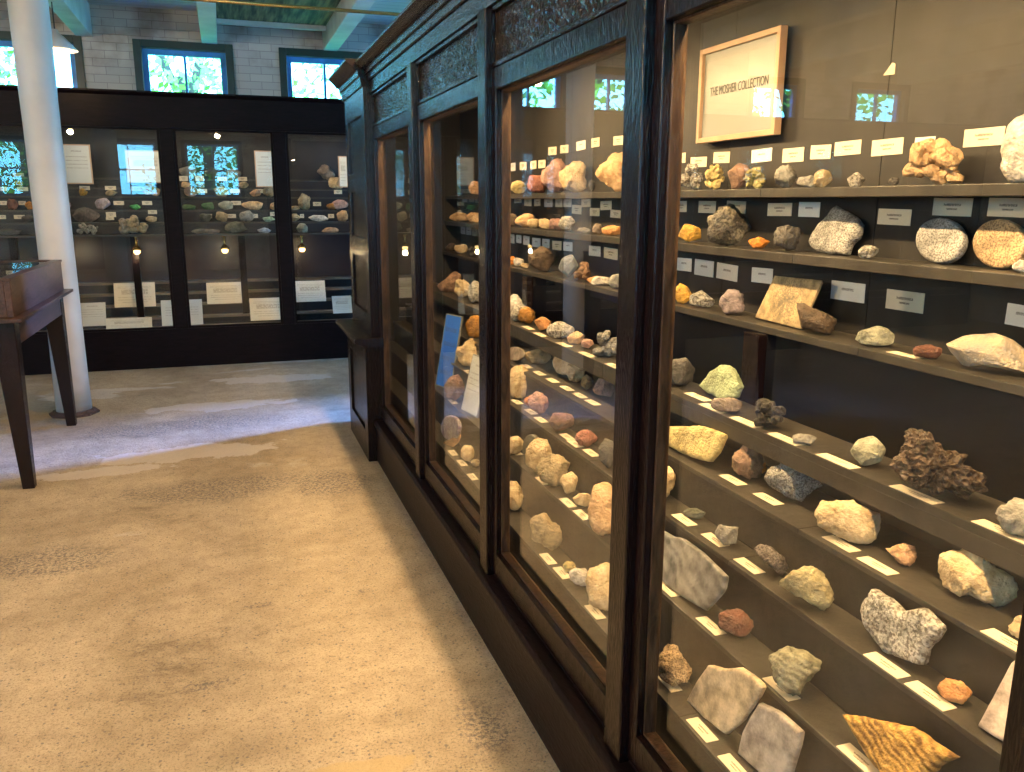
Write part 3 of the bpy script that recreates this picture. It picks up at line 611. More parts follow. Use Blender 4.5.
# ---------------------------------------------------------------- measured contents: shelf, bay, centre, turn, tilt, width, height, depth, shape, colour, label, outline
ROCKS = [
 ('s1', 1, [1.502, 2.5417, 1.5857], 0.534, 0.029, 0.0989, 0.0719, 0.0539, 'clump', 'palegrey', 'crumbly pale grey coral-like cluster, first from the left on top shelf, nearest bay', None),
 ('s1', 1, [1.502, 2.4099, 1.5963], 0.557, 0.034, 0.0595, 0.1029, 0.0447, 'clump', 'yellowish', 'spiky pale yellow mineral clump, second from the left on top shelf, nearest bay', None),
 ('s1', 1, [1.502, 2.2746, 1.5951], 0.584, 0.035, 0.0683, 0.0922, 0.0512, 'facet', 'pinkbrown', 'upright reddish brown rock, third from the left on top shelf, nearest bay', None),
 ('s1', 1, [1.502, 2.1867, 1.5764], 0.602, 0.029, 0.063, 0.0577, 0.0433, 'clump', 'olive', 'yellow green crystal clump, fourth from the left on top shelf, nearest bay', None),
 ('s1', 1, [1.502, 2.0324, 1.5778], 0.636, 0.031, 0.0668, 0.0598, 0.0449, 'rough', 'grey', 'blocky light grey rock, fifth from the left on top shelf, nearest bay', None),
 ('s1', 1, [1.502, 1.9443, 1.5648], 0.658, 0.026, 0.0589, 0.0368, 0.0276, 'facet', 'grey', 'low wedge of grey rock, sixth from the left on top shelf, nearest bay', None),
 ('s1', 1, [1.502, 1.8844, 1.5749], 0.673, 0.031, 0.0522, 0.0538, 0.0391, 'facet', 'tan', 'leaning tan wedge with orange foot, seventh from the left on top shelf, nearest bay', None),
 ('s1', 1, [1.502, 1.7539, 1.5675], 0.708, 0.029, 0.051, 0.0388, 0.0291, 'facet', 'palegrey', 'small white arched rock, eighth from the left on top shelf, nearest bay', None),
 ('s1', 1, [1.502, 1.6268, 1.5571], 0.746, 0.026, 0.0237, 0.0183, 0.0137, 'rough', 'darkgrey', 'tiny dark grey pebble, ninth from the left on top shelf, nearest bay', None),
 ('s1', 1, [1.502, 1.5069, 1.593], 0.784, 0.044, 0.1292, 0.0943, 0.0707, 'clump2', 'peach', 'large cream orange crystal cluster, tenth from the left on top shelf, nearest bay', None),
 ('s1', 1, [1.502, 1.2984, 1.605], 0.858, 0.053, 0.0666, 0.1186, 0.05, 'rough', 'white', 'tall white rounded rock, eleventh from the left on top shelf, nearest bay', None),
 ('s2', 1, [1.492, 2.5265, 1.4023], 0.533, -0.033, 0.0931, 0.0701, 0.0526, 'facet', 'yellow', 'yellow orange block, first from the left on second shelf, nearest bay', None),
 ('s2', 1, [1.492, 2.2904, 1.4273], 0.577, -0.027, 0.1424, 0.1166, 0.082, 'rough', 'geode', 'large dark two-toned geode, second from the left on second shelf, nearest bay', None),
 ('s2', 1, [1.492, 2.1382, 1.3878], 0.609, -0.043, 0.0713, 0.0409, 0.0307, 'facet', 'orange', 'bright orange lump, third from the left on second shelf, nearest bay', None),
 ('s2', 1, [1.492, 1.9999, 1.4009], 0.641, -0.04, 0.0748, 0.0691, 0.0518, 'rough', 'darkgrey', 'knobbly dark grey rock, fourth from the left on second shelf, nearest bay', None),
 ('s2', 1, [1.5287, 1.8425, 1.4288], 1.571, -0.22, 0.1847, 0.1258, 0.032, 'slabr', 'speckgrey', 'angular speckled grey boulder, fifth from the left on second shelf, nearest bay', [[-0.0923, -0.0337], [-0.0836, -0.003], [-0.0207, 0.0629], [0.035, 0.0476], [0.0859, 0.0203], [0.0923, -0.0152], [0.0677, -0.0369], [0.0666, -0.0629], [0.0161, -0.0607], [-0.059, -0.0541]]),
 ('s2', 1, [1.492, 1.6807, 1.3803], 0.726, -0.053, 0.0567, 0.0364, 0.0273, 'facet', 'palegrey', 'small pale tapering rock, sixth from the left on second shelf, nearest bay', None),
 ('s2', 1, [1.5312, 1.4971, 1.4185], 1.571, -0.22, 0.1418, 0.1029, 0.022, 'disc', 'speckgrey', 'upright grey speckled stone disc, seventh from the left on second shelf, nearest bay', [[0.0687, 0.0026], [0.0709, -0.0129], [0.0667, -0.0273], [0.0562, -0.0392], [0.0405, -0.0476], [0.0207, -0.0515], [-0.0013, -0.0504], [-0.0234, -0.0443], [-0.0433, -0.0337], [-0.059, -0.0196], [-0.0685, -0.0033], [-0.0709, 0.0133], [-0.0659, 0.0285], [-0.0541, 0.0406], [-0.0368, 0.0485], [-0.0161, 0.0515], [0.0061, 0.0493], [0.0274, 0.0424], [0.046, 0.0316], [0.0601, 0.0179]]),
 ('s2', 1, [1.5309, 1.3405, 1.4169], 1.571, -0.22, 0.1333, 0.1033, 0.022, 'disc', 'specktan', 'upright tan granite disc with black flecks, eighth from the left on second shelf, nearest bay', [[0.0644, 0.0027], [0.0666, -0.0129], [0.0628, -0.0273], [0.0531, -0.0393], [0.0384, -0.0477], [0.0198, -0.0516], [-0.0008, -0.0506], [-0.0216, -0.0446], [-0.0404, -0.0339], [-0.0552, -0.0198], [-0.0643, -0.0034], [-0.0666, 0.0132], [-0.0621, 0.0285], [-0.051, 0.0407], [-0.0349, 0.0486], [-0.0154, 0.0516], [0.0054, 0.0495], [0.0254, 0.0426], [0.0429, 0.0318], [0.0563, 0.018]]),
 ('s2', 1, [1.492, 1.249, 1.3757], 0.874, -0.064, 0.0372, 0.0215, 0.0161, 'rough', 'white', 'small white stone, ninth from the left on second shelf, nearest bay', None),
 ('s3', 1, [1.472, 2.5191, 1.1967], 0.529, -0.104, 0.074, 0.0716, 0.0537, 'facet', 'yellow', 'yellow rock with dark foot, first from the left on third shelf, nearest bay', None),
 ('s3', 1, [1.472, 2.3949, 1.183], 0.551, -0.112, 0.0965, 0.0689, 0.0516, 'facet', 'palegrey', 'black and white angular rock, second from the left on third shelf, nearest bay', None),
 ('s3', 1, [1.472, 2.2178, 1.1919], 0.586, -0.115, 0.0749, 0.0678, 0.0508, 'rough', 'purplegrey', 'rounded purplish grey rock, third from the left on third shelf, nearest bay', None),
 ('s3', 1, [1.4907, 1.9753, 1.2259], 1.571, -0.22, 0.2512, 0.1394, 0.01, 'plate', 'plate', 'square buff plate with fern-like marking, fourth from the left on third shelf, nearest bay', [[-0.0827, 0.0655], [0.1256, 0.0697], [0.0903, -0.0697], [-0.1256, -0.065]]),
 ('s3', 1, [1.472, 1.8123, 1.1922], 0.682, -0.131, 0.1043, 0.0764, 0.0573, 'rough', 'darkbrown', 'twisted dark brown rock, fifth from the left on third shelf, nearest bay', [[-0.0552, 0.0355], [-0.0349, 0.0312], [-0.0167, 0.0216], [0.0216, 0.0104], [0.0529, -0.0065], [0.0521, -0.0277], [0.0254, -0.037], [-0.015, -0.0312], [-0.0377, -0.0271], [-0.05, 0.0013]]),
 ('s3', 1, [1.472, 1.6102, 1.1891], 0.741, -0.142, 0.1021, 0.0531, 0.0398, 'facet', 'paleolive', 'flat grey green wedge, sixth from the left on third shelf, nearest bay', [[-0.05, -0.0154], [-0.0364, 0.0073], [0.0045, 0.0246], [0.0398, 0.0293], [0.0511, 0.0034], [0.0508, -0.0185], [0.0157, -0.0256], [-0.0244, -0.0259]]),
 ('s3', 1, [1.472, 1.4356, 1.1781], 0.798, -0.155, 0.0637, 0.0289, 0.0217, 'rough', 'redbrown', 'small flat reddish brown stone, seventh from the left on third shelf, nearest bay', None),
 ('s3', 1, [1.472, 1.2821, 1.1968], 0.854, -0.154, 0.1654, 0.09, 0.0675, 'facet', 'greytan', 'large grey and tan split rock, eighth from the left on third shelf, nearest bay', [[-0.0852, 0.0147], [-0.0571, 0.036], [-0.0213, 0.0373], [0.0047, 0.0459], [0.0363, 0.0365], [0.06, 0.018], [0.0845, -0.0086], [0.0878, -0.0372], [0.0401, -0.0293], [-0.0141, -0.0261], [-0.0528, -0.0339], [-0.0688, -0.0188]]),
 ('s4', 1, [1.2907, 2.2033, 0.9845], 0.53, -0.199, 0.0962, 0.0736, 0.0552, 'rough', 'darkgrey', 'dark grey lump, first from the left on fourth shelf, nearest bay', None),
 ('s4', 1, [1.3123, 2.0052, 0.9917], 1.571, -0.22, 0.1993, 0.0967, 0.032, 'slabr', 'green', 'pale green triangular slab, second from the left on fourth shelf, nearest bay', [[-0.0996, -0.0344], [-0.0568, 0.017], [-0.0178, 0.0484], [0.034, 0.0466], [0.0996, 0.0086], [0.0868, -0.0284], [0.0254, -0.0484], [-0.0442, -0.0465]]),
 ('s4', 1, [1.2396, 1.8664, 0.9665], 0.586, -0.234, 0.0803, 0.0375, 0.0281, 'rough', 'greybrown', 'flat reddish grey flake, third from the left on fourth shelf, nearest bay', None),
 ('s4', 1, [1.2559, 1.7051, 0.9814], 0.635, -0.24, 0.0883, 0.0674, 0.0506, 'clump', 'black', 'knobbly blackish cluster, fourth from the left on fourth shelf, nearest bay', None),
 ('s4', 1, [1.2461, 1.5487, 0.9641], 0.678, -0.263, 0.0656, 0.0325, 0.0244, 'facet', 'grey', 'thin grey sliver, fifth from the left on fourth shelf, nearest bay', None),
 ('s4', 1, [1.2689, 1.3719, 0.9817], 0.746, -0.271, 0.0781, 0.068, 0.051, 'facet', 'paleolive', 'grey green rock with pale face, sixth from the left on fourth shelf, nearest bay', None),
 ('s4', 1, [1.2538, 1.1711, 1.0097], 0.819, -0.278, 0.1558, 0.1244, 0.0933, 'vesic', 'lava', 'large pitted dark brown lava rock, seventh from the left on fourth shelf, nearest bay', [[-0.0577, 0.0544], [-0.0301, 0.051], [-0.0132, 0.0363], [0.0091, 0.0186], [0.0382, 0.0173], [0.04, 0.0003], [0.0704, -0.0142], [0.0833, -0.0391], [0.056, -0.0547], [-0.0, -0.0555], [-0.0538, -0.0465], [-0.0765, -0.025], [-0.0745, 0.004], [-0.0618, 0.0289]]),
 ('s4', 1, [1.2399, 0.9809, 0.9762], 0.902, -0.32, 0.0597, 0.0566, 0.0425, 'rough', 'grey', 'mottled grey and white rock, eighth from the left on fourth shelf, nearest bay', None),
 ('s5', 1, [1.1961, 1.9518, 0.8484], 1.571, -0.22, 0.2813, 0.1033, 0.032, 'slabr', 'yellowish', 'pale yellow crystal slab, first from the left on fifth step, nearest bay', [[-0.1407, 0.0023], [0.0379, 0.0492], [0.1407, 0.0516], [0.1284, 0.0042], [0.1059, -0.0331], [0.029, -0.0451], [-0.1146, -0.0516]]),
 ('s5', 1, [1.2315, 1.7463, 0.8442], 0.614, -0.298, 0.0741, 0.0871, 0.0556, 'rough', 'pinkbrown', 'round pinkish brown rock, second from the left on fifth step, nearest bay', None),
 ('s5', 1, [1.2959, 1.7707, 0.8194], 0.632, -0.301, 0.0251, 0.0366, 0.0188, 'facet', 'orange', 'small orange chip, third from the left on fifth step, nearest bay', None),
 ('s5', 1, [1.2491, 1.5791, 0.8484], 0.669, -0.313, 0.1308, 0.095, 0.06, 'rough', 'speckgrey', 'large rough grey white rock, fourth from the left on fifth step, nearest bay', [[-0.0601, 0.0411], [-0.0121, 0.0393], [0.0303, 0.0202], [0.0665, -0.0068], [0.043, -0.0263], [0.0172, -0.046], [-0.0177, -0.0356], [-0.0576, -0.0209], [-0.066, -0.0003]]),
 ('s5', 1, [1.2017, 1.3361, 0.8457], 0.732, -0.349, 0.1239, 0.0893, 0.06, 'rough', 'cream', 'large cream boulder, fifth from the left on fifth step, nearest bay', [[-0.0636, 0.0083], [-0.0501, 0.0335], [-0.0098, 0.0438], [0.0318, 0.0395], [0.0606, 0.0249], [0.0606, -0.0193], [0.0428, -0.0388], [0.0075, -0.0399], [-0.0228, -0.0298], [-0.0574, -0.016]]),
 ('s5', 1, [1.2218, 1.2043, 0.8216], 0.793, -0.377, 0.0582, 0.0406, 0.0304, 'rough', 'peachtan', 'small flat peach stone, sixth from the left on fifth step, nearest bay', [[-0.0304, 0.0071], [0.0006, 0.0208], [0.0276, 0.02], [0.0276, 0.0023], [0.0171, -0.0175], [-0.0047, -0.0157]]),
 ('s5', 1, [1.233, 1.0435, 0.8476], 0.868, -0.384, 0.1245, 0.0926, 0.06, 'rough', 'cream', 'long knobbly cream rock, seventh from the left on fifth step, nearest bay', [[-0.0634, -0.0047], [-0.0588, 0.0233], [-0.0416, 0.038], [-0.0048, 0.0339], [0.0392, 0.0225], [0.0636, 0.0029], [0.0601, -0.0212], [0.0431, -0.0377], [0.0192, -0.036], [-0.002, -0.0301], [-0.02, -0.0378], [-0.0497, -0.0267]]),
 ('s5', 1, [1.1909, 0.911, 0.8188], 0.918, -0.426, 0.0299, 0.0347, 0.0224, 'rough', 'cream', 'small cream lump, eighth from the left on fifth step, nearest bay', None),
 ('s6', 1, [1.1359, 1.9766, 0.7317], 0.522, -0.325, 0.0721, 0.0982, 0.054, 'rough', 'cream', 'cream rock with red patches, first from the left on sixth step, nearest bay', None),
 ('s6', 1, [1.1197, 1.8056, 0.7007], 0.555, -0.36, 0.0668, 0.0339, 0.0254, 'facet', 'darkolive', 'dark grey green chip, second from the left on sixth step, nearest bay', None),
 ('s6', 1, [1.1062, 1.6284, 0.7146], 0.597, -0.38, 0.0633, 0.0622, 0.0467, 'facet', 'grey', 'grey cube-like stone, third from the left on sixth step, nearest bay', None),
 ('s6', 1, [1.1087, 1.4551, 0.7218], 0.651, -0.402, 0.0806, 0.0766, 0.0575, 'rough', 'darkspeck', 'long dark speckled rock, fourth from the left on sixth step, nearest bay', [[-0.0423, 0.0219], [-0.0283, 0.0349], [-0.002, 0.0274], [0.025, 0.0089], [0.042, -0.0175], [0.041, -0.0331], [0.0192, -0.0273], [-0.0123, -0.0072]]),
 ('s6', 1, [1.0768, 1.2997, 0.7244], 0.692, -0.431, 0.0997, 0.0817, 0.06, 'rough', 'olivetan', 'smooth olive rounded rock, fifth from the left on sixth step, nearest bay', [[-0.0511, 0.0068], [-0.0315, 0.0282], [0.0062, 0.0424], [0.0377, 0.0375], [0.0491, 0.0171], [0.0512, -0.0088], [0.0398, -0.0349], [0.012, -0.0273], [-0.0184, -0.0121]]),
 ('s6', 1, [1.1175, 1.0874, 0.7416], 1.571, -0.093, 0.1781, 0.1123, 0.032, 'slabr', 'palegrey', 'large rough pale grey slab, sixth from the left on sixth step, nearest bay', [[-0.0882, 0.0076], [-0.0779, 0.0432], [-0.0354, 0.039], [0.0016, 0.0294], [0.0401, 0.0561], [0.0891, 0.047], [0.086, 0.0231], [0.0703, -0.0042], [0.0671, -0.0384], [0.0368, -0.0478], [-0.0177, -0.0561], [-0.0699, -0.0348], [-0.0891, -0.0114]]),
 ('s6', 1, [1.1024, 0.944, 0.7014], 0.863, -0.503, 0.0431, 0.0348, 0.0261, 'rough', 'orangetan', 'small oval orange stone, seventh from the left on sixth step, nearest bay', None),
 ('s6', 1, [1.1069, 0.8504, 0.7388], 1.571, -0.361, 0.0464, 0.1239, 0.018, 'slab', 'pinkish', 'tall smooth pinkish slab, eighth from the left on sixth step, nearest bay', [[-0.0232, -0.0619], [-0.0132, 0.0612], [-0.0029, 0.0619], [0.013, 0.0029], [0.0232, -0.059], [0.0024, -0.0608]]),
 ('s7', 1, [1.0238, 1.677, 0.6061], 1.571, -0.27, 0.3353, 0.1327, 0.018, 'slab', 'agate', 'polished grey slab with curved bands, first from the left on seventh step, nearest bay', [[-0.1677, 0.047], [-0.0806, 0.0535], [-0.0463, 0.0646], [0.048, 0.0664], [0.1095, 0.0595], [0.1632, 0.0534], [0.1677, 0.0209], [0.1275, -0.0485], [0.0242, -0.0624], [-0.102, -0.0664]]),
 ('s7', 1, [1.0304, 1.4595, 0.5713], 0.615, -0.479, 0.0756, 0.0542, 0.0406, 'rough', 'redbrown', 'small dark red lump, second from the left on seventh step, nearest bay', None),
 ('s7', 1, [1.0302, 1.2322, 0.5926], 0.696, -0.514, 0.1004, 0.0965, 0.06, 'rough', 'greenish', 'angular grey green rock, third from the left on seventh step, nearest bay', [[-0.0527, 0.0196], [-0.0265, 0.0439], [0.0161, 0.0329], [0.0491, 0.0221], [0.0378, 0.0006], [0.0201, -0.0144], [0.0097, -0.0472], [-0.0151, -0.0443], [-0.0395, -0.024]]),
 ('s7', 1, [1.01, 0.9678, 0.5908], 1.571, -0.299, 0.2242, 0.1186, 0.032, 'slabr', 'rust', 'large rusty orange banded slab, fourth from the left on seventh step, nearest bay', [[-0.1121, -0.0096], [-0.0665, 0.0135], [-0.0265, 0.0316], [0.0218, 0.05], [0.0621, 0.055], [0.1121, 0.0593], [0.0925, 0.0317], [0.0708, -0.0123], [0.0264, -0.0593], [-0.0366, -0.04]]),
 ('s8', 1, [0.9522, 1.5765, 0.4195], 0.543, -0.531, 0.0865, 0.0931, 0.06, 'rough', 'specktan', 'knobby tan rock with black dots, first from the left on lowest step, nearest bay', [[-0.013, 0.0453], [0.0152, 0.0463], [0.024, 0.013], [0.0436, -0.003], [0.043, -0.035], [0.006, -0.0461], [-0.0326, -0.0277], [-0.0434, -0.0016], [-0.021, 0.0193]]),
 ('s8', 1, [0.9515, 1.3747, 0.4643], 1.571, -0.106, 0.249, 0.1835, 0.018, 'slab', 'cream2', 'big cream smooth slab, second from the left on lowest step, nearest bay', [[-0.1245, -0.0918], [-0.0979, -0.028], [-0.0639, 0.0332], [-0.0164, 0.0506], [0.0421, 0.0861], [0.0835, 0.0918], [0.1245, 0.0915], [0.115, 0.0638], [0.0769, -0.0163], [0.0332, -0.075], [-0.0508, -0.0908]]),
 ('s8', 1, [0.9527, 1.214, 0.4533], 1.571, -0.081, 0.1695, 0.1605, 0.018, 'slab', 'greypink', 'grey polished slab with rough edge, third from the left on lowest step, nearest bay', [[-0.0847, -0.0803], [-0.0809, -0.0335], [-0.0431, 0.061], [0.0122, 0.0779], [0.0847, 0.0803], [0.0846, 0.0552], [0.0734, -0.0267], [-0.0023, -0.0726]]),
 ('s1', 2, [1.502, 4.3384, 1.6069], 0.333, 0.023, 0.0911, 0.0625, 0.0469, 'rough', 'yellowish', 'low yellow brown rock, first from the left on top shelf, second bay', None),
 ('s1', 2, [1.502, 4.0463, 1.6154], 0.355, 0.027, 0.0956, 0.0879, 0.0659, 'rough', 'redpink', 'small reddish rock, second from the left on top shelf, second bay', None),
 ('s1', 2, [1.502, 3.7502, 1.6379], 0.381, 0.034, 0.1361, 0.1411, 0.082, 'rough', 'pink', 'large pink rock, third from the left on top shelf, second bay', None),
 ('s1', 2, [1.502, 3.5688, 1.6279], 0.398, 0.033, 0.1302, 0.1264, 0.082, 'rough', 'cream', 'large cream rock with sharp top, fourth from the left on top shelf, second bay', None),
 ('s1', 2, [1.502, 3.3742, 1.5951], 0.419, 0.026, 0.0342, 0.0583, 0.0256, 'facet', 'black', 'little dark cone, fifth from the left on top shelf, second bay', None),
 ('s1', 2, [1.502, 3.1494, 1.6291], 0.445, 0.037, 0.1202, 0.1483, 0.082, 'rough', 'orangecream', 'tall cream orange block, sixth from the left on top shelf, second bay', None),
 ('s2', 2, [1.492, 4.4243, 1.4269], 0.325, -0.016, 0.0605, 0.0646, 0.0454, 'rough', 'darkbrown', 'small dark stone, first from the left on second shelf, second bay', None),
 ('s2', 2, [1.492, 4.1947, 1.4357], 0.342, -0.014, 0.1206, 0.0616, 0.0462, 'rough', 'orangecream', 'long cream orange stone, second from the left on second shelf, second bay', None),
 ('s2', 2, [1.492, 4.0648, 1.4152], 0.352, -0.02, 0.0714, 0.045, 0.0338, 'rough', 'cream', 'small cream stone, third from the left on second shelf, second bay', None),
 ('s2', 2, [1.492, 3.9007, 1.4208], 0.365, -0.019, 0.0737, 0.0482, 0.0362, 'rough', 'cream', 'pale cream stone, fourth from the left on second shelf, second bay', None),
 ('s2', 2, [1.492, 3.7605, 1.4165], 0.378, -0.021, 0.0666, 0.0607, 0.0455, 'rough', 'pink', 'pinkish speckled stone, fifth from the left on second shelf, second bay', None),
 ('s2', 2, [1.492, 3.6231, 1.4171], 0.391, -0.021, 0.0644, 0.0633, 0.0475, 'rough', 'palegrey', 'black and white stone, sixth from the left on second shelf, second bay', None),
 ('s2', 2, [1.492, 3.4312, 1.391], 0.41, -0.029, 0.0658, 0.026, 0.0195, 'facet', 'grey', 'flat grey stone, seventh from the left on second shelf, second bay', None),
 ('s2', 2, [1.492, 3.2831, 1.3995], 0.427, -0.028, 0.0464, 0.0416, 0.0312, 'rough', 'greybrown', 'small brown lump, eighth from the left on second shelf, second bay', None),
 ('s2', 2, [1.492, 3.126, 1.3919], 0.445, -0.031, 0.1009, 0.0399, 0.03, 'rough', 'orangetan', 'flat orange stone, ninth from the left on second shelf, second bay', None),
 ('s3', 2, [1.472, 4.3713, 1.2154], 0.325, -0.062, 0.0549, 0.0488, 0.0366, 'rough', 'orange', 'small orange stone, first from the left on third shelf, second bay', None),
 ('s3', 2, [1.472, 4.2453, 1.2044], 0.334, -0.066, 0.0589, 0.0423, 0.0317, 'rough', 'white', 'small white lump, second from the left on third shelf, second bay', None),
 ('s3', 2, [1.472, 4.1411, 1.1903], 0.342, -0.07, 0.0629, 0.0311, 0.0233, 'facet', 'cream', 'flat pale chip, third from the left on third shelf, second bay', None),
 ('s3', 2, [1.472, 3.8828, 1.2127], 0.362, -0.069, 0.1433, 0.1076, 0.0807, 'rough', 'darkbrown', 'large dark sparkling rock, fourth from the left on third shelf, second bay', None),
 ('s3', 2, [1.472, 3.56, 1.2366], 0.392, -0.068, 0.0868, 0.1223, 0.0651, 'facet', 'bluegrey', 'upright blue grey crystal block, fifth from the left on third shelf, second bay', None),
 ('s3', 2, [1.472, 3.3807, 1.2137], 0.411, -0.077, 0.0787, 0.0999, 0.059, 'clump', 'brown', 'brown spiky cluster, sixth from the left on third shelf, second bay', None),
 ('s3', 2, [1.472, 3.2267, 1.2022], 0.428, -0.084, 0.0965, 0.0418, 0.0314, 'facet', 'orangetan', 'flat orange slab, seventh from the left on third shelf, second bay', None),
 ('s3', 2, [1.472, 3.1798, 1.1749], 0.434, -0.093, 0.0996, 0.0455, 0.0342, 'facet', 'white', 'flat white slab, eighth from the left on third shelf, second bay', None),
 ('s3', 2, [1.472, 3.0275, 1.1786], 0.453, -0.095, 0.0794, 0.0556, 0.0417, 'rough', 'grey', 'grey white lump, ninth from the left on third shelf, second bay', None),
 ('s4', 2, [1.285, 3.7837, 1.0513], 0.327, -0.112, 0.0769, 0.1243, 0.0577, 'rough', 'white', 'tall white crystalline rock, first from the left on fourth shelf, second bay', None),
 ('s4', 2, [1.285, 3.6733, 0.995], 0.337, -0.129, 0.0893, 0.0796, 0.0597, 'rough', 'palegrey', 'grey white lump, second from the left on fourth shelf, second bay', None),
 ('s4', 2, [1.285, 3.5892, 0.9823], 0.344, -0.135, 0.0783, 0.0689, 0.0517, 'rough', 'amber', 'polished amber brown stone, third from the left on fourth shelf, second bay', None),
 ('s4', 2, [1.285, 3.3745, 0.9772], 0.364, -0.144, 0.0874, 0.061, 0.0458, 'facet', 'orangetan', 'orange brown stone, fourth from the left on fourth shelf, second bay', None),
 ('s4', 2, [1.285, 3.1536, 0.9829], 0.387, -0.151, 0.1235, 0.0658, 0.0494, 'rough', 'palegrey', 'smooth grey white dome, fifth from the left on fourth shelf, second bay', None),
 ('s4', 2, [1.285, 3.0048, 0.9605], 0.404, -0.164, 0.0633, 0.0475, 0.0356, 'rough', 'peach', 'peach crystal lump, sixth from the left on fourth shelf, second bay', None),
 ('s4', 2, [1.285, 2.8969, 0.9639], 0.418, -0.168, 0.0536, 0.0422, 0.0317, 'facet', 'pink', 'small pink stone, seventh from the left on fourth shelf, second bay', None),
 ('s4', 2, [1.285, 2.718, 0.9911], 0.442, -0.168, 0.1084, 0.0945, 0.0708, 'clump', 'speckgrey', 'big grey and white cluster, eighth from the left on fourth shelf, second bay', None),
 ('s5', 2, [1.1879, 3.4562, 0.8344], 1.571, -0.22, 0.2235, 0.0696, 0.01, 'plate', 'greybrown', 'small grey square plaque, first from the left on fifth step, second bay', [[0.1114, 0.0195], [0.1118, 0.0099], [0.1018, -0.0006], [0.0822, -0.0111], [0.0548, -0.0206], [0.0219, -0.0282], [-0.0135, -0.0331], [-0.0478, -0.0348], [-0.0776, -0.033], [-0.0996, -0.0277], [-0.1114, -0.0196], [-0.1118, -0.0095], [-0.1005, 0.0016], [-0.0791, 0.0125], [-0.0497, 0.0221], [-0.0157, 0.0294], [0.0196, 0.0337], [0.0527, 0.0348], [0.0806, 0.0326], [0.1007, 0.0273]]),
 ('s5', 2, [1.2585, 3.3742, 0.8321], 0.357, -0.183, 0.1231, 0.0616, 0.0462, 'rough', 'tan', 'layered tan rock, second from the left on fifth step, second bay', None),
 ('s5', 2, [1.279, 3.1079, 0.8424], 1.571, -0.22, 0.2028, 0.0911, 0.032, 'slabr', 'cream', 'upright cream slab, third from the left on fifth step, second bay', [[0.0987, 0.0183], [0.1014, 0.0048], [0.0946, -0.0091], [0.079, -0.0223], [0.0558, -0.0334], [0.0271, -0.0415], [-0.0045, -0.0455], [-0.0358, -0.0452], [-0.0639, -0.0402], [-0.0856, -0.0312], [-0.0986, -0.0189], [-0.1014, -0.0047], [-0.0937, 0.01], [-0.0765, 0.0236], [-0.0516, 0.0347], [-0.0217, 0.0422], [0.01, 0.0455], [0.0405, 0.0444], [0.067, 0.0391], [0.0869, 0.03]]),
 ('s5', 2, [1.267, 2.9611, 0.8386], 0.404, -0.203, 0.0747, 0.0749, 0.056, 'rough', 'cream', 'cream crystal block, fourth from the left on fifth step, second bay', None),
 ('s5', 2, [1.2598, 2.832, 0.8315], 0.419, -0.212, 0.0529, 0.0607, 0.0397, 'facet', 'tan', 'tan triangular stone, fifth from the left on fifth step, second bay', None),
 ('s5', 2, [1.266, 2.6931, 0.8412], 0.439, -0.218, 0.0869, 0.0801, 0.06, 'facet', 'pink', 'pink faceted block, sixth from the left on fifth step, second bay', None),
 ('s6', 2, [1.1462, 3.2392, 0.7505], 0.34, -0.215, 0.093, 0.1353, 0.06, 'rough', 'cream', 'big cream shell-like rock, first from the left on sixth step, second bay', None),
 ('s6', 2, [1.1261, 3.0896, 0.708], 0.35, -0.236, 0.0447, 0.0488, 0.0335, 'rough', 'orange', 'orange yellow lump, second from the left on sixth step, second bay', None),
 ('s6', 2, [1.1327, 2.9695, 0.7189], 0.364, -0.241, 0.0825, 0.0707, 0.0531, 'rough', 'pink', 'pink white lump, third from the left on sixth step, second bay', None),
 ('s6', 2, [1.2096, 2.9919, 0.7017], 0.384, -0.242, 0.0438, 0.0359, 0.0269, 'rough', 'bluewhite', 'small bluish white oval stone, fourth from the left on sixth step, second bay', None),
 ('s6', 2, [1.1096, 2.7037, 0.7251], 0.389, -0.259, 0.1049, 0.0833, 0.06, 'facet', 'brownblock', 'large brown reddish block, fifth from the left on sixth step, second bay', None),
 ('s6', 2, [1.1238, 2.4982, 0.7108], 0.423, -0.281, 0.0814, 0.0544, 0.0408, 'rough', 'redpink', 'red and white elongated stone, sixth from the left on sixth step, second bay', None),
 ('s6', 2, [1.0871, 2.2768, 0.7294], 0.445, -0.296, 0.0499, 0.0939, 0.0374, 'rough', 'darkgrey', 'dark green grey rock, seventh from the left on sixth step, second bay', None),
 ('s7', 2, [0.997, 2.9169, 0.5786], 0.329, -0.29, 0.0695, 0.0693, 0.052, 'rough', 'cream', 'pale rock, first from the left on seventh step, second bay', None),
 ('s7', 2, [1.0371, 2.8243, 0.6094], 1.571, -0.079, 0.1555, 0.1036, 0.022, 'disc', 'darkolive', 'dark flat oval stone, second from the left on seventh step, second bay', [[0.0778, 0.0217], [0.0776, 0.0063], [0.0701, -0.0096], [0.056, -0.0248], [0.0365, -0.0377], [0.0133, -0.047], [-0.0113, -0.0518], [-0.035, -0.0515], [-0.0554, -0.046], [-0.0701, -0.0359], [-0.0778, -0.022], [-0.0774, -0.0059], [-0.0691, 0.0108], [-0.0539, 0.0263], [-0.0333, 0.039], [-0.0096, 0.0478], [0.0149, 0.0518], [0.0378, 0.0508], [0.057, 0.045], [0.0707, 0.035]]),
 ('s7', 2, [1.0113, 2.6804, 0.6071], 0.361, -0.302, 0.0934, 0.1289, 0.06, 'rough', 'cream', 'leaning cream yellow rock, third from the left on seventh step, second bay', None),
 ('s7', 2, [1.0135, 2.5293, 0.5998], 0.381, -0.319, 0.1232, 0.1125, 0.06, 'rough', 'tan', 'large rounded tan rock, fourth from the left on seventh step, second bay', None),
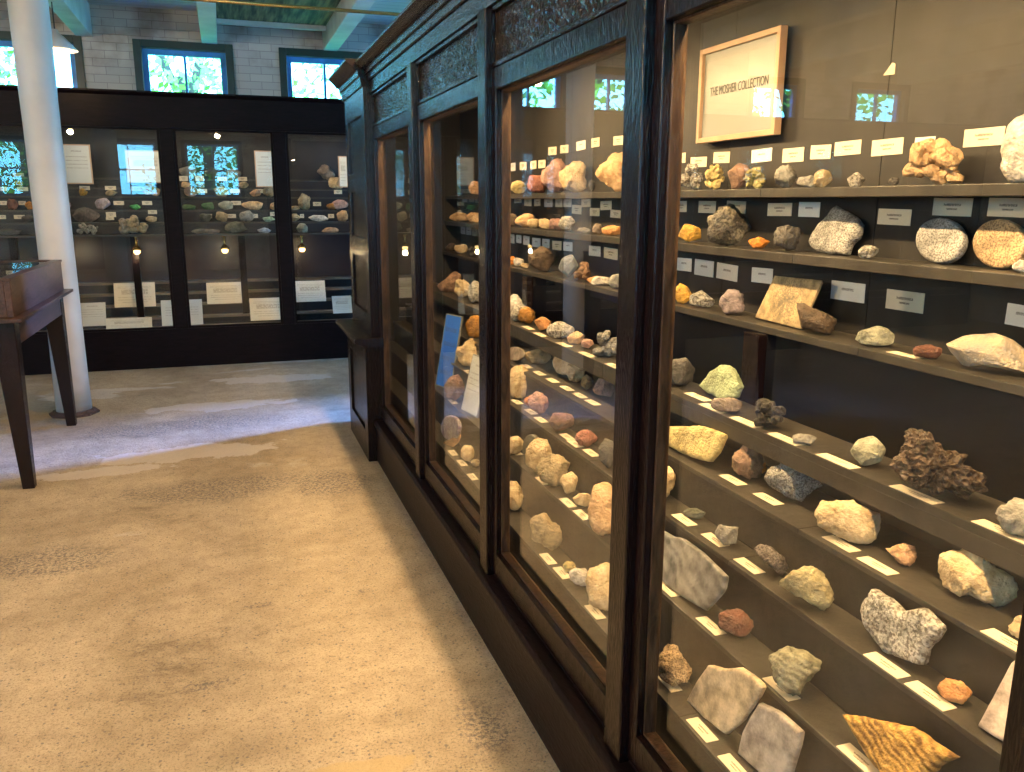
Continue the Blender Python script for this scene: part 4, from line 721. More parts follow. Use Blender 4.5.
 ('s7', 2, [1.0349, 2.4465, 0.5834], 0.4, -0.332, 0.0668, 0.0798, 0.0501, 'facet', 'cream', 'small cream wedge, fifth from the left on seventh step, second bay', None),
 ('s7', 2, [1.0265, 2.317, 0.5679], 0.417, -0.352, 0.0638, 0.0476, 0.0357, 'facet', 'cream', 'cream cut block, sixth from the left on seventh step, second bay', None),
 ('s7', 2, [0.9918, 2.0961, 0.6139], 0.442, -0.365, 0.0787, 0.1451, 0.059, 'rough', 'orangecream', 'tall crusted cream rock, seventh from the left on seventh step, second bay', None),
 ('s8', 2, [0.958, 2.7771, 0.424], 0.332, -0.351, 0.0746, 0.1035, 0.0559, 'rough', 'cream', 'pale rounded rock, first from the left on lowest step, second bay', None),
 ('s8', 2, [0.9498, 2.4062, 0.4299], 0.376, -0.392, 0.1125, 0.1141, 0.06, 'rough', 'tan', 'large craggy tan rock, second from the left on lowest step, second bay', None),
 ('s8', 2, [0.941, 2.2151, 0.3904], 0.402, -0.432, 0.0465, 0.0334, 0.025, 'rough', 'yellowish', 'tiny yellow lump, third from the left on lowest step, second bay', None),
 ('s8', 2, [0.9348, 2.1187, 0.3998], 0.416, -0.444, 0.0656, 0.0525, 0.0394, 'rough', 'white', 'small white shell-like lump, fourth from the left on lowest step, second bay', None),
 ('s8', 2, [0.9532, 1.98, 0.4293], 0.449, -0.453, 0.0817, 0.1159, 0.06, 'rough', 'cream', 'large pale oval rock, fifth from the left on lowest step, second bay', None),
 ('s1', 3, [1.502, 5.1296, 1.6234], 0.285, 0.023, 0.1122, 0.0848, 0.0636, 'rough', 'peachtan', 'orange pink rock, only rock on top shelf, third bay', None),
 ('s2', 3, [1.492, 5.5302, 1.4258], 0.264, -0.013, 0.1343, 0.0593, 0.0445, 'rough', 'orangecream', 'long yellow orange stone, first from the left on second shelf, third bay', None),
 ('s2', 3, [1.492, 5.1552, 1.4338], 0.282, -0.012, 0.1198, 0.0618, 0.0463, 'rough', 'peach', 'pale pink stone, second from the left on second shelf, third bay', None),
 ('s3', 3, [1.472, 5.6772, 1.2097], 0.254, -0.049, 0.0692, 0.0547, 0.0411, 'rough', 'darkbrown', 'dark brown stone, first from the left on third shelf, third bay', None),
 ('s3', 3, [1.472, 5.4136, 1.2092], 0.265, -0.052, 0.0929, 0.0525, 0.0393, 'rough', 'cream', 'cream brown stone, second from the left on third shelf, third bay', None),
 ('s3', 3, [1.472, 5.0796, 1.2198], 0.282, -0.053, 0.1128, 0.0619, 0.0464, 'clump', 'darkgrey', 'dark crystal cluster, third from the left on third shelf, third bay', None),
 ('s4', 3, [1.285, 5.0277, 1.0353], 0.25, -0.089, 0.1544, 0.1352, 0.1014, 'facet', 'pinkbrown', 'large brown wedge-shaped rock, first from the left on fourth shelf, third bay', [[-0.0776, -0.0305], [0.041, 0.0674], [0.0777, 0.0366], [0.0763, -0.0678], [-0.0534, -0.0674]]),
 ('s4', 3, [1.285, 4.7127, 1.0012], 0.266, -0.102, 0.0935, 0.0988, 0.0701, 'rough', 'cream', 'cream knobbly rock, second from the left on fourth shelf, third bay', None),
 ('s4', 3, [1.285, 4.4299, 1.004], 0.282, -0.107, 0.0941, 0.1101, 0.0705, 'rough', 'palegrey', 'pale grey rock, third from the left on fourth shelf, third bay', None),
 ('s5', 3, [1.2054, 4.1405, 0.856], 0.283, -0.148, 0.0992, 0.1095, 0.06, 'rough', 'amber', 'golden brown rock, only rock on fifth step, third bay', None),
 ('s6', 3, [1.1314, 3.9702, 0.749], 0.278, -0.18, 0.1308, 0.1308, 0.06, 'rough', 'cream', 'cream black marked rock, only rock on sixth step, third bay', None),
 ('s7', 3, [1.0149, 3.851, 0.6095], 0.258, -0.22, 0.0977, 0.1322, 0.06, 'rough', 'brownblock', 'dark brown geode with orange face, only rock on seventh step, third bay', None),
 ('s8', 3, [0.9518, 3.7153, 0.4477], 1.571, -0.064, 0.3258, 0.1442, 0.022, 'disc', 'amethyst', 'white rimmed purple geode, first from the left on lowest step, third bay', [[0.1629, 0.0425], [0.159, 0.0232], [0.1406, 0.0018], [0.1091, -0.02], [0.0671, -0.0401], [0.0181, -0.0566], [-0.0332, -0.0677], [-0.0818, -0.0721], [-0.1224, -0.0692], [-0.1505, -0.0589], [-0.1629, -0.0425], [-0.158, -0.0215], [-0.1365, 0.0017], [-0.1009, 0.0245], [-0.0555, 0.0446], [-0.005, 0.06], [0.0453, 0.0694], [0.0907, 0.0721], [0.1274, 0.0681], [0.1521, 0.0579]]),
 ('s8', 3, [0.9543, 3.6408, 0.4109], 0.256, -0.282, 0.0889, 0.0749, 0.0562, 'facet', 'peachtan', 'halved orange brown stone, second from the left on lowest step, third bay', [[-0.0447, -0.018], [0.0024, 0.0093], [0.0449, 0.0367], [0.0303, -0.0098], [0.0019, -0.0375]]),
 ('s8', 3, [0.9456, 3.4018, 0.4063], 0.271, -0.3, 0.0574, 0.0661, 0.0431, 'rough', 'cream', 'small cream cone, third from the left on lowest step, third bay', None),
 ('s8', 3, [0.9581, 3.3187, 0.3889], 0.281, -0.311, 0.039, 0.0303, 0.0227, 'rough', 'tan', 'tiny tan stone, fourth from the left on lowest step, third bay', None)]
CARDS = [
 ('wall', 's1', 1, 2.7268, 1.6537, 0.0637, 0.0347, 'cream paper label on the back wall over top shelf, first from the left, nearest bay'),
 ('wall', 's1', 1, 2.6061, 1.6349, 0.1052, 0.0335, 'cream paper label on the back wall over top shelf, second from the left, nearest bay'),
 ('wall', 's1', 1, 2.4634, 1.6434, 0.0957, 0.0351, 'cream paper label on the back wall over top shelf, third from the left, nearest bay'),
 ('wall', 's1', 1, 2.2426, 1.6391, 0.1026, 0.0384, 'cream paper label on the back wall over top shelf, fourth from the left, nearest bay'),
 ('wall', 's1', 1, 2.0902, 1.6331, 0.0962, 0.0391, 'cream paper label on the back wall over top shelf, fifth from the left, nearest bay'),
 ('wall', 's1', 1, 1.9711, 1.6353, 0.0834, 0.0373, 'cream paper label on the back wall over top shelf, sixth from the left, nearest bay'),
 ('wall', 's1', 1, 1.8647, 1.6399, 0.0993, 0.0356, 'cream paper label on the back wall over top shelf, seventh from the left, nearest bay'),
 ('wall', 's1', 1, 1.7233, 1.6343, 0.1047, 0.0383, 'cream paper label on the back wall over top shelf, eighth from the left, nearest bay'),
 ('wall', 's1', 1, 1.6044, 1.6343, 0.0606, 0.0317, 'cream paper label on the back wall over top shelf, ninth from the left, nearest bay'),
 ('wall', 's1', 1, 1.4418, 1.639, 0.1032, 0.0376, 'cream paper label on the back wall over top shelf, tenth from the left, nearest bay'),
 ('wall', 's2', 1, 2.7074, 1.4842, 0.0709, 0.0387, 'cream paper label on the back wall over second shelf, first from the left, nearest bay'),
 ('wall', 's2', 1, 2.5362, 1.4837, 0.1081, 0.04, 'cream paper label on the back wall over second shelf, second from the left, nearest bay'),
 ('wall', 's2', 1, 2.3624, 1.485, 0.1075, 0.0377, 'cream paper label on the back wall over second shelf, third from the left, nearest bay'),
 ('wall', 's2', 1, 2.1349, 1.4794, 0.1153, 0.0377, 'cream paper label on the back wall over second shelf, fourth from the left, nearest bay'),
 ('wall', 's2', 1, 2.0004, 1.4807, 0.0909, 0.0413, 'cream paper label on the back wall over second shelf, fifth from the left, nearest bay'),
 ('wall', 's2', 1, 1.6768, 1.4659, 0.1089, 0.0385, 'cream paper label on the back wall over second shelf, sixth from the left, nearest bay'),
 ('wall', 's2', 1, 1.5041, 1.4912, 0.109, 0.0397, 'cream paper label on the back wall over second shelf, seventh from the left, nearest bay'),
 ('wall', 's2', 1, 1.3587, 1.4912, 0.0988, 0.039, 'cream paper label on the back wall over second shelf, eighth from the left, nearest bay'),
 ('wall', 's3', 1, 2.6705, 1.2796, 0.1054, 0.0463, 'cream paper label on the back wall over third shelf, first from the left, nearest bay'),
 ('wall', 's3', 1, 2.5346, 1.2772, 0.1226, 0.0546, 'cream paper label on the back wall over third shelf, second from the left, nearest bay'),
 ('wall', 's3', 1, 2.3918, 1.2748, 0.1233, 0.0521, 'cream paper label on the back wall over third shelf, third from the left, nearest bay'),
 ('wall', 's3', 1, 2.1988, 1.2793, 0.1076, 0.0457, 'cream paper label on the back wall over third shelf, fourth from the left, nearest bay'),
 ('wall', 's3', 1, 1.816, 1.2687, 0.1293, 0.0499, 'cream paper label on the back wall over third shelf, fifth from the left, nearest bay'),
 ('wall', 's3', 1, 1.6146, 1.2659, 0.121, 0.0482, 'cream paper label on the back wall over third shelf, sixth from the left, nearest bay'),
 ('wall', 's3', 1, 1.294, 1.2705, 0.0716, 0.0452, 'cream paper label on the back wall over third shelf, seventh from the left, nearest bay'),
 ('wall', 's1', 2, 4.6111, 1.6902, 0.1062, 0.0439, 'cream paper label on the back wall over top shelf, first from the left, second bay'),
 ('wall', 's1', 2, 4.4277, 1.6889, 0.107, 0.0423, 'cream paper label on the back wall over top shelf, second from the left, second bay'),
 ('wall', 's1', 2, 4.2647, 1.688, 0.0923, 0.0409, 'cream paper label on the back wall over top shelf, third from the left, second bay'),
 ('wall', 's1', 2, 4.1375, 1.6881, 0.1021, 0.0398, 'cream paper label on the back wall over top shelf, fourth from the left, second bay'),
 ('wall', 's1', 2, 3.9917, 1.7448, 0.1091, 0.0383, 'cream paper label on the back wall over top shelf, fifth from the left, second bay'),
 ('wall', 's1', 2, 3.8342, 1.7457, 0.1016, 0.037, 'cream paper label on the back wall over top shelf, sixth from the left, second bay'),
 ('wall', 's1', 2, 3.6351, 1.7501, 0.104, 0.0397, 'cream paper label on the back wall over top shelf, seventh from the left, second bay'),
 ('wall', 's1', 2, 3.4749, 1.7534, 0.0854, 0.0381, 'cream paper label on the back wall over top shelf, eighth from the left, second bay'),
 ('wall', 's1', 2, 3.2442, 1.747, 0.0947, 0.0359, 'cream paper label on the back wall over top shelf, ninth from the left, second bay'),
 ('wall', 's2', 2, 4.5128, 1.5105, 0.1202, 0.0383, 'cream paper label on the back wall over second shelf, first from the left, second bay'),
 ('wall', 's2', 2, 4.3464, 1.4971, 0.1125, 0.0423, 'cream paper label on the back wall over second shelf, second from the left, second bay'),
 ('wall', 's2', 2, 4.1984, 1.4948, 0.0907, 0.0359, 'cream paper label on the back wall over second shelf, third from the left, second bay'),
 ('wall', 's2', 2, 4.0377, 1.4927, 0.1128, 0.0397, 'cream paper label on the back wall over second shelf, fourth from the left, second bay'),
 ('wall', 's2', 2, 3.8943, 1.4931, 0.0926, 0.0384, 'cream paper label on the back wall over second shelf, fifth from the left, second bay'),
 ('wall', 's2', 2, 3.7847, 1.4934, 0.1007, 0.0375, 'cream paper label on the back wall over second shelf, sixth from the left, second bay'),
 ('wall', 's2', 2, 3.6698, 1.4641, 0.1134, 0.0411, 'cream paper label on the back wall over second shelf, seventh from the left, second bay'),
 ('wall', 's2', 2, 3.5639, 1.4941, 0.1019, 0.0355, 'cream paper label on the back wall over second shelf, eighth from the left, second bay'),
 ('wall', 's2', 2, 3.4648, 1.4552, 0.1027, 0.0348, 'cream paper label on the back wall over second shelf, ninth from the left, second bay'),
 ('wall', 's2', 2, 3.3486, 1.4842, 0.1119, 0.0379, 'cream paper label on the back wall over second shelf, tenth from the left, second bay'),
 ('wall', 's2', 2, 3.247, 1.4498, 0.1063, 0.0329, 'cream paper label on the back wall over second shelf, eleventh from the left, second bay'),
 ('wall', 's3', 2, 4.6247, 1.2905, 0.1088, 0.0513, 'cream paper label on the back wall over third shelf, first from the left, second bay'),
 ('wall', 's3', 2, 4.4922, 1.2933, 0.086, 0.0444, 'cream paper label on the back wall over third shelf, second from the left, second bay'),
 ('wall', 's3', 2, 4.3662, 1.2905, 0.0982, 0.0487, 'cream paper label on the back wall over third shelf, third from the left, second bay'),
 ('wall', 's3', 2, 4.2076, 1.287, 0.1226, 0.0472, 'cream paper label on the back wall over third shelf, fourth from the left, second bay'),
 ('wall', 's3', 2, 4.0662, 1.2884, 0.101, 0.0458, 'cream paper label on the back wall over third shelf, fifth from the left, second bay'),
 ('wall', 's3', 2, 3.9124, 1.2858, 0.1214, 0.0443, 'cream paper label on the back wall over third shelf, sixth from the left, second bay'),
 ('wall', 's3', 2, 3.7687, 1.2882, 0.1137, 0.0428, 'cream paper label on the back wall over third shelf, seventh from the left, second bay'),
 ('wall', 's3', 2, 3.4544, 1.2842, 0.1249, 0.0442, 'cream paper label on the back wall over third shelf, eighth from the left, second bay'),
 ('wall', 's3', 2, 3.2872, 1.2829, 0.1347, 0.0466, 'cream paper label on the back wall over third shelf, ninth from the left, second bay'),
 ('wall', 's2', 3, 5.6235, 1.5148, 0.1279, 0.04, 'cream paper label on the back wall over second shelf, first from the left, third bay'),
 ('wall', 's2', 3, 5.4556, 1.5146, 0.1331, 0.0389, 'cream paper label on the back wall over second shelf, second from the left, third bay'),
 ('wall', 's2', 3, 5.2967, 1.5096, 0.1376, 0.0411, 'cream paper label on the back wall over second shelf, third from the left, third bay'),
 ('wall', 's3', 3, 5.9851, 1.3055, 0.1445, 0.0502, 'cream paper label on the back wall over third shelf, first from the left, third bay'),
 ('wall', 's3', 3, 5.8234, 1.3035, 0.1237, 0.049, 'cream paper label on the back wall over third shelf, second from the left, third bay'),
 ('wall', 's3', 3, 5.6761, 1.3013, 0.118, 0.0479, 'cream paper label on the back wall over third shelf, third from the left, third bay'),
 ('wall', 's3', 3, 5.529, 1.3012, 0.125, 0.0501, 'cream paper label on the back wall over third shelf, fourth from the left, third bay'),
 ('wall', 's3', 3, 5.3828, 1.2996, 0.1191, 0.0489, 'cream paper label on the back wall over third shelf, fifth from the left, third bay'),
 ('wall', 's3', 3, 5.232, 1.2985, 0.1357, 0.0477, 'cream paper label on the back wall over third shelf, sixth from the left, third bay'),
 ('tread', 's4', 1, 1.2646, 2.0513, 0.11, 0.03, 'cream paper label lying on fourth shelf edge, first from the left, nearest bay'),
 ('tread', 's4', 1, 1.233, 1.9184, 0.11, 0.03, 'cream paper label lying on fourth shelf edge, second from the left, nearest bay'),
 ('tread', 's4', 1, 1.233, 1.7646, 0.11, 0.03, 'cream paper label lying on fourth shelf edge, third from the left, nearest bay'),
 ('tread', 's4', 1, 1.233, 1.6006, 0.11, 0.03, 'cream paper label lying on fourth shelf edge, fourth from the left, nearest bay'),
 ('tread', 's4', 1, 1.233, 1.419, 0.11, 0.03, 'cream paper label lying on fourth shelf edge, fifth from the left, nearest bay'),
 ('tread', 's4', 1, 1.233, 1.1967, 0.11, 0.03, 'cream paper label lying on fourth shelf edge, sixth from the left, nearest bay'),
 ('tread', 's4', 1, 1.233, 0.9994, 0.11, 0.03, 'cream paper label lying on fourth shelf edge, seventh from the left, nearest bay'),
 ('tread', 's5', 1, 1.1931, 1.7487, 0.085, 0.03, 'cream paper label lying on fifth step edge, first from the left, nearest bay'),
 ('tread', 's5', 1, 1.195, 1.6, 0.085, 0.03, 'cream paper label lying on fifth step edge, second from the left, nearest bay'),
 ('tread', 's5', 1, 1.1772, 1.3225, 0.085, 0.03, 'cream paper label lying on fifth step edge, third from the left, nearest bay'),
 ('tread', 's5', 1, 1.1716, 1.211, 0.085, 0.03, 'cream paper label lying on fifth step edge, fourth from the left, nearest bay'),
 ('tread', 's5', 1, 1.163, 0.9068, 0.085, 0.03, 'cream paper label lying on fifth step edge, fifth from the left, nearest bay'),
 ('tread', 's6', 1, 1.0897, 1.8039, 0.085, 0.03, 'cream paper label lying on sixth step edge, first from the left, nearest bay'),
 ('tread', 's6', 1, 1.095, 1.663, 0.085, 0.03, 'cream paper label lying on sixth step edge, second from the left, nearest bay'),
 ('tread', 's6', 1, 1.0872, 1.5074, 0.085, 0.03, 'cream paper label lying on sixth step edge, third from the left, nearest bay'),
 ('tread', 's6', 1, 1.078, 1.0686, 0.085, 0.03, 'cream paper label lying on sixth step edge, fourth from the left, nearest bay'),
 ('tread', 's6', 1, 1.078, 0.9685, 0.085, 0.03, 'cream paper label lying on sixth step edge, fifth from the left, nearest bay'),
 ('tread', 's7', 1, 0.9985, 1.7123, 0.085, 0.03, 'cream paper label lying on seventh step edge, first from the left, nearest bay'),
 ('tread', 's7', 1, 0.9993, 1.5144, 0.085, 0.03, 'cream paper label lying on seventh step edge, second from the left, nearest bay'),
 ('tread', 's7', 1, 0.9971, 1.2489, 0.085, 0.03, 'cream paper label lying on seventh step edge, third from the left, nearest bay'),
 ('tread', 's7', 1, 0.993, 1.0203, 0.085, 0.03, 'cream paper label lying on seventh step edge, fourth from the left, nearest bay'),
 ('tread', 's8', 1, 0.9339, 1.5808, 0.085, 0.03, 'cream paper label lying on lowest step edge, first from the left, nearest bay'),
 ('tread', 's8', 1, 0.9127, 1.392, 0.085, 0.03, 'cream paper label lying on lowest step edge, second from the left, nearest bay'),
 ('tread', 's8', 1, 0.9102, 1.2613, 0.085, 0.03, 'cream paper label lying on lowest step edge, third from the left, nearest bay'),
 ('tread', 's3', 1, 1.4573, 1.4911, 0.085, 0.03, 'cream paper label lying on third shelf edge, nearest bay'),
 ('tread', 's4', 2, 1.2486, 3.4664, 0.11, 0.03, 'cream paper label lying on fourth shelf edge, first from the left, second bay'),
 ('tread', 's4', 2, 1.233, 3.266, 0.11, 0.03, 'cream paper label lying on fourth shelf edge, second from the left, second bay'),
 ('tread', 's4', 2, 1.233, 3.0018, 0.11, 0.03, 'cream paper label lying on fourth shelf edge, third from the left, second bay'),
 ('tread', 's4', 2, 1.233, 2.773, 0.11, 0.03, 'cream paper label lying on fourth shelf edge, fourth from the left, second bay'),
 ('tread', 's4', 2, 1.233, 2.5404, 0.11, 0.03, 'cream paper label lying on fourth shelf edge, fifth from the left, second bay'),
 ('tread', 's5', 2, 1.195, 3.3301, 0.085, 0.03, 'cream paper label lying on fifth step edge, first from the left, second bay'),
 ('tread', 's5', 2, 1.195, 3.173, 0.085, 0.03, 'cream paper label lying on fifth step edge, second from the left, second bay'),
 ('tread', 's5', 2, 1.195, 3.0269, 0.085, 0.03, 'cream paper label lying on fifth step edge, third from the left, second bay'),
 ('tread', 's5', 2, 1.195, 2.8731, 0.085, 0.03, 'cream paper label lying on fifth step edge, fourth from the left, second bay'),
 ('tread', 's5', 2, 1.195, 2.749, 0.085, 0.03, 'cream paper label lying on fifth step edge, fifth from the left, second bay'),
 ('tread', 's5', 2, 1.195, 2.6324, 0.085, 0.03, 'cream paper label lying on fifth step edge, sixth from the left, second bay'),
 ('tread', 's6', 2, 1.1007, 3.1838, 0.085, 0.03, 'cream paper label lying on sixth step edge, first from the left, second bay'),
 ('tread', 's6', 2, 1.0987, 3.0074, 0.085, 0.03, 'cream paper label lying on sixth step edge, second from the left, second bay'),
 ('tread', 's6', 2, 1.0929, 2.8792, 0.085, 0.03, 'cream paper label lying on sixth step edge, third from the left, second bay'),
 ('tread', 's6', 2, 1.0979, 2.6305, 0.085, 0.03, 'cream paper label lying on sixth step edge, fourth from the left, second bay'),
 ('tread', 's6', 2, 1.0908, 2.541, 0.085, 0.03, 'cream paper label lying on sixth step edge, fifth from the left, second bay'),
 ('tread', 's6', 2, 1.1005, 2.4274, 0.085, 0.03, 'cream paper label lying on sixth step edge, sixth from the left, second bay'),
 ('tread', 's7', 2, 1.015, 2.9452, 0.085, 0.03, 'cream paper label lying on seventh step edge, first from the left, second bay'),
 ('tread', 's7', 2, 0.993, 2.5905, 0.085, 0.03, 'cream paper label lying on seventh step edge, second from the left, second bay'),
 ('tread', 's7', 2, 0.993, 2.3615, 0.085, 0.03, 'cream paper label lying on seventh step edge, third from the left, second bay'),
 ('tread', 's7', 2, 0.9941, 2.2487, 0.085, 0.03, 'cream paper label lying on seventh step edge, fourth from the left, second bay'),
 ('tread', 's8', 2, 0.9135, 2.3287, 0.085, 0.03, 'cream paper label lying on lowest step edge, first from the left, second bay'),
 ('tread', 's8', 2, 0.9175, 2.2183, 0.085, 0.03, 'cream paper label lying on lowest step edge, second from the left, second bay'),
 ('tread', 's8', 2, 0.9113, 1.9558, 0.085, 0.03, 'cream paper label lying on lowest step edge, third from the left, second bay'),
 ('tread', 's8', 3, 0.9166, 3.5451, 0.085, 0.03, 'cream paper label lying on lowest step edge, first from the left, third bay'),
 ('tread', 's8', 3, 0.9164, 3.3884, 0.085, 0.03, 'cream paper label lying on lowest step edge, second from the left, third bay'),
 ('tread', 's8', 3, 0.908, 3.1913, 0.085, 0.03, 'cream paper label lying on lowest step edge, third from the left, third bay'),
 ('tread', 's6', 3, 1.078, 3.8499, 0.085, 0.03, 'cream paper label lying on sixth step edge, third bay'),
 ('tread', 's7', 3, 0.993, 3.8281, 0.085, 0.03, 'cream paper label lying on seventh step edge, third bay')]
FAR = [
 (-1.784, 8.350000000000001, 1.195, 0.191, 0.051, 'rough', 'darkgrey', 'dark flat rock on lowest shelf, bay beside the white column'),
 (-1.178, 8.350000000000001, 1.195, 0.233, 0.096, 'clump', 'palegrey', 'long pale cluster on lowest shelf, bay beside the white column'),
 (-0.812, 8.350000000000001, 1.195, 0.298, 0.169, 'clump', 'tan', 'tan knobbly cluster on lowest shelf, bay beside the white column'),
 (-1.651, 8.450000000000001, 1.3, 0.094, 0.061, 'rough', 'darkgrey', 'small grey rock on second shelf up, bay beside the white column'),
 (-1.197, 8.450000000000001, 1.3, 0.235, 0.123, 'rough', 'darkspeck', 'large dark mottled rock on second shelf up, bay beside the white column'),
 (-0.644, 8.450000000000001, 1.3, 0.093, 0.054, 'rough', 'cream', 'small cream rock on second shelf up, bay beside the white column'),
 (-1.776, 8.55, 1.41, 0.086, 0.086, 'rough', 'redbrown', 'round brownish rock on third shelf up, bay beside the white column'),
 (-1.641, 8.55, 1.41, 0.063, 0.07, 'rough', 'orange', 'small orange rock on third shelf up, bay beside the white column'),
 (-1.341, 8.55, 1.41, 0.057, 0.062, 'rough', 'pink', 'tiny pink stone on third shelf up, bay beside the white column'),
 (-1.057, 8.55, 1.41, 0.149, 0.116, 'facet', 'pinkwhite', 'pale pink pyramid rock on third shelf up, bay beside the white column'),
 (-0.783, 8.55, 1.41, 0.102, 0.054, 'facet', 'brightgreen', 'bright green stone on third shelf up, bay beside the white column'),
 (-1.736, 8.7, 1.614, 0.071, 0.044, 'rough', 'yellow', 'yellow orange lump on the raised rear ledge, bay beside the white column'),
 (-1.221, 8.67, 1.534, 0.066, 0.063, 'rough', 'yellow', 'small yellow lump on top shelf, bay beside the white column'),
 (-0.984, 8.67, 1.534, 0.11, 0.045, 'rough', 'tan', 'flat tan piece on top shelf, bay beside the white column'),
 (-0.644, 8.67, 1.534, 0.173, 0.11, 'clump', 'orangetan', 'orange tan cluster on top shelf, bay beside the white column'),
 (-0.179, 8.350000000000001, 1.195, 0.245, 0.046, 'rough', 'greybrown', 'long brown grey rock on lowest shelf, middle far bay'),
 (0.08, 8.350000000000001, 1.195, 0.232, 0.101, 'rough', 'darkolive', 'grey green cluster on lowest shelf, middle far bay'),
 (0.343, 8.350000000000001, 1.195, 0.137, 0.056, 'facet', 'bluewhite', 'small lilac stone on lowest shelf, middle far bay'),
 (-0.177, 8.450000000000001, 1.3, 0.115, 0.074, 'rough', 'darkolive', 'dark green stone on second shelf up, middle far bay'),
 (-0.03, 8.450000000000001, 1.3, 0.107, 0.092, 'rough', 'tan', 'tan triangular stone on second shelf up, middle far bay'),
 (0.196, 8.450000000000001, 1.3, 0.127, 0.093, 'rough', 'grey', 'grey spiky stone on second shelf up, middle far bay'),
 (0.395, 8.450000000000001, 1.3, 0.148, 0.056, 'facet', 'palegreen', 'pale green sliver on second shelf up, middle far bay'),
 (-0.317, 8.55, 1.41, 0.141, 0.046, 'rough', 'darkgreen', 'flat dark green stone on third shelf up, middle far bay'),
 (-0.148, 8.55, 1.41, 0.107, 0.065, 'rough', 'darkgreen', 'round green stone on third shelf up, middle far bay'),
 (0.022, 8.55, 1.41, 0.145, 0.075, 'rough', 'paleolive', 'grey green branching stone on third shelf up, middle far bay'),
 (0.26, 8.55, 1.41, 0.202, 0.075, 'rough', 'peach', 'long orange pink stone on third shelf up, middle far bay'),
 (0.454, 8.55, 1.41, 0.075, 0.066, 'rough', 'peach', 'pale square stone on third shelf up, middle far bay'),
 (-0.298, 8.67, 1.534, 0.116, 0.093, 'disc', 'pinkbrown', 'round banded disc on top shelf, middle far bay'),
 (-0.018, 8.67, 1.534, 0.155, 0.122, 'facet', 'tan', 'tan pointed rock on top shelf, middle far bay'),
 (0.298, 8.67, 1.534, 0.112, 0.066, 'rough', 'peachtan', 'small orange block on top shelf, middle far bay'),
 (0.43, 8.67, 1.534, 0.132, 0.086, 'rough', 'tan', 'tan block on top shelf, middle far bay'),
 (-0.304, 8.78, 1.704, 0.152, 0.102, 'rough', 'grey', 'rounded grey rock on the raised top ledge, middle far bay'),
 (-0.093, 8.78, 1.704, 0.128, 0.084, 'rough', 'darkgrey', 'dark rounded rock on the raised top ledge, middle far bay'),
 (0.105, 8.78, 1.704, 0.139, 0.085, 'rough', 'greybrown', 'brownish dome rock on the raised top ledge, middle far bay'),
 (-0.338, 8.7, 1.614, 0.08, 0.055, 'rough', 'peach', 'little peach stone on the raised rear ledge, middle far bay'),
 (-0.208, 8.7, 1.614, 0.108, 0.056, 'facet', 'grey', 'small grey crystals on the raised rear ledge, middle far bay'),
 (0.193, 8.7, 1.614, 0.111, 0.057, 'rough', 'tan', 'little tan stone on the raised rear ledge, middle far bay'),
 (0.691, 8.350000000000001, 1.195, 0.112, 0.085, 'rough', 'paleolive', 'grey green rock on lowest shelf, far bay by the panelled end'),
 (0.96, 8.350000000000001, 1.195, 0.201, 0.048, 'rough', 'peachtan', 'long peach stone on lowest shelf, far bay by the panelled end'),
 (0.639, 8.450000000000001, 1.3, 0.094, 0.066, 'rough', 'tan', 'square tan stone on second shelf up, far bay by the panelled end'),
 (0.862, 8.450000000000001, 1.3, 0.22, 0.067, 'facet', 'white', 'branching white stone on second shelf up, far bay by the panelled end'),
 (1.099, 8.450000000000001, 1.3, 0.117, 0.096, 'rough', 'peach', 'pink cream stone on second shelf up, far bay by the panelled end'),
 (0.653, 8.55, 1.41, 0.104, 0.038, 'rough', 'tan', 'tan flat stone on third shelf up, far bay by the panelled end'),
 (0.745, 8.55, 1.41, 0.124, 0.162, 'rough', 'tan', 'upright buff slab on third shelf up, far bay by the panelled end'),
 (1.081, 8.55, 1.41, 0.186, 0.107, 'facet', 'pink', 'pinkish red block on third shelf up, far bay by the panelled end'),
 (1.007, 8.55, 1.41, 0.107, 0.058, 'rough', 'amber', 'amber stone on third shelf up, far bay by the panelled end'),
 (0.991, 8.78, 1.704, 0.178, 0.127, 'rough', 'greybrown', 'brown block rock on the raised top ledge, far bay by the panelled end'),
 (1.081, 8.7, 1.614, 0.188, 0.107, 'rough', 'cream', 'cream cluster on the raised rear ledge, far bay by the panelled end')]
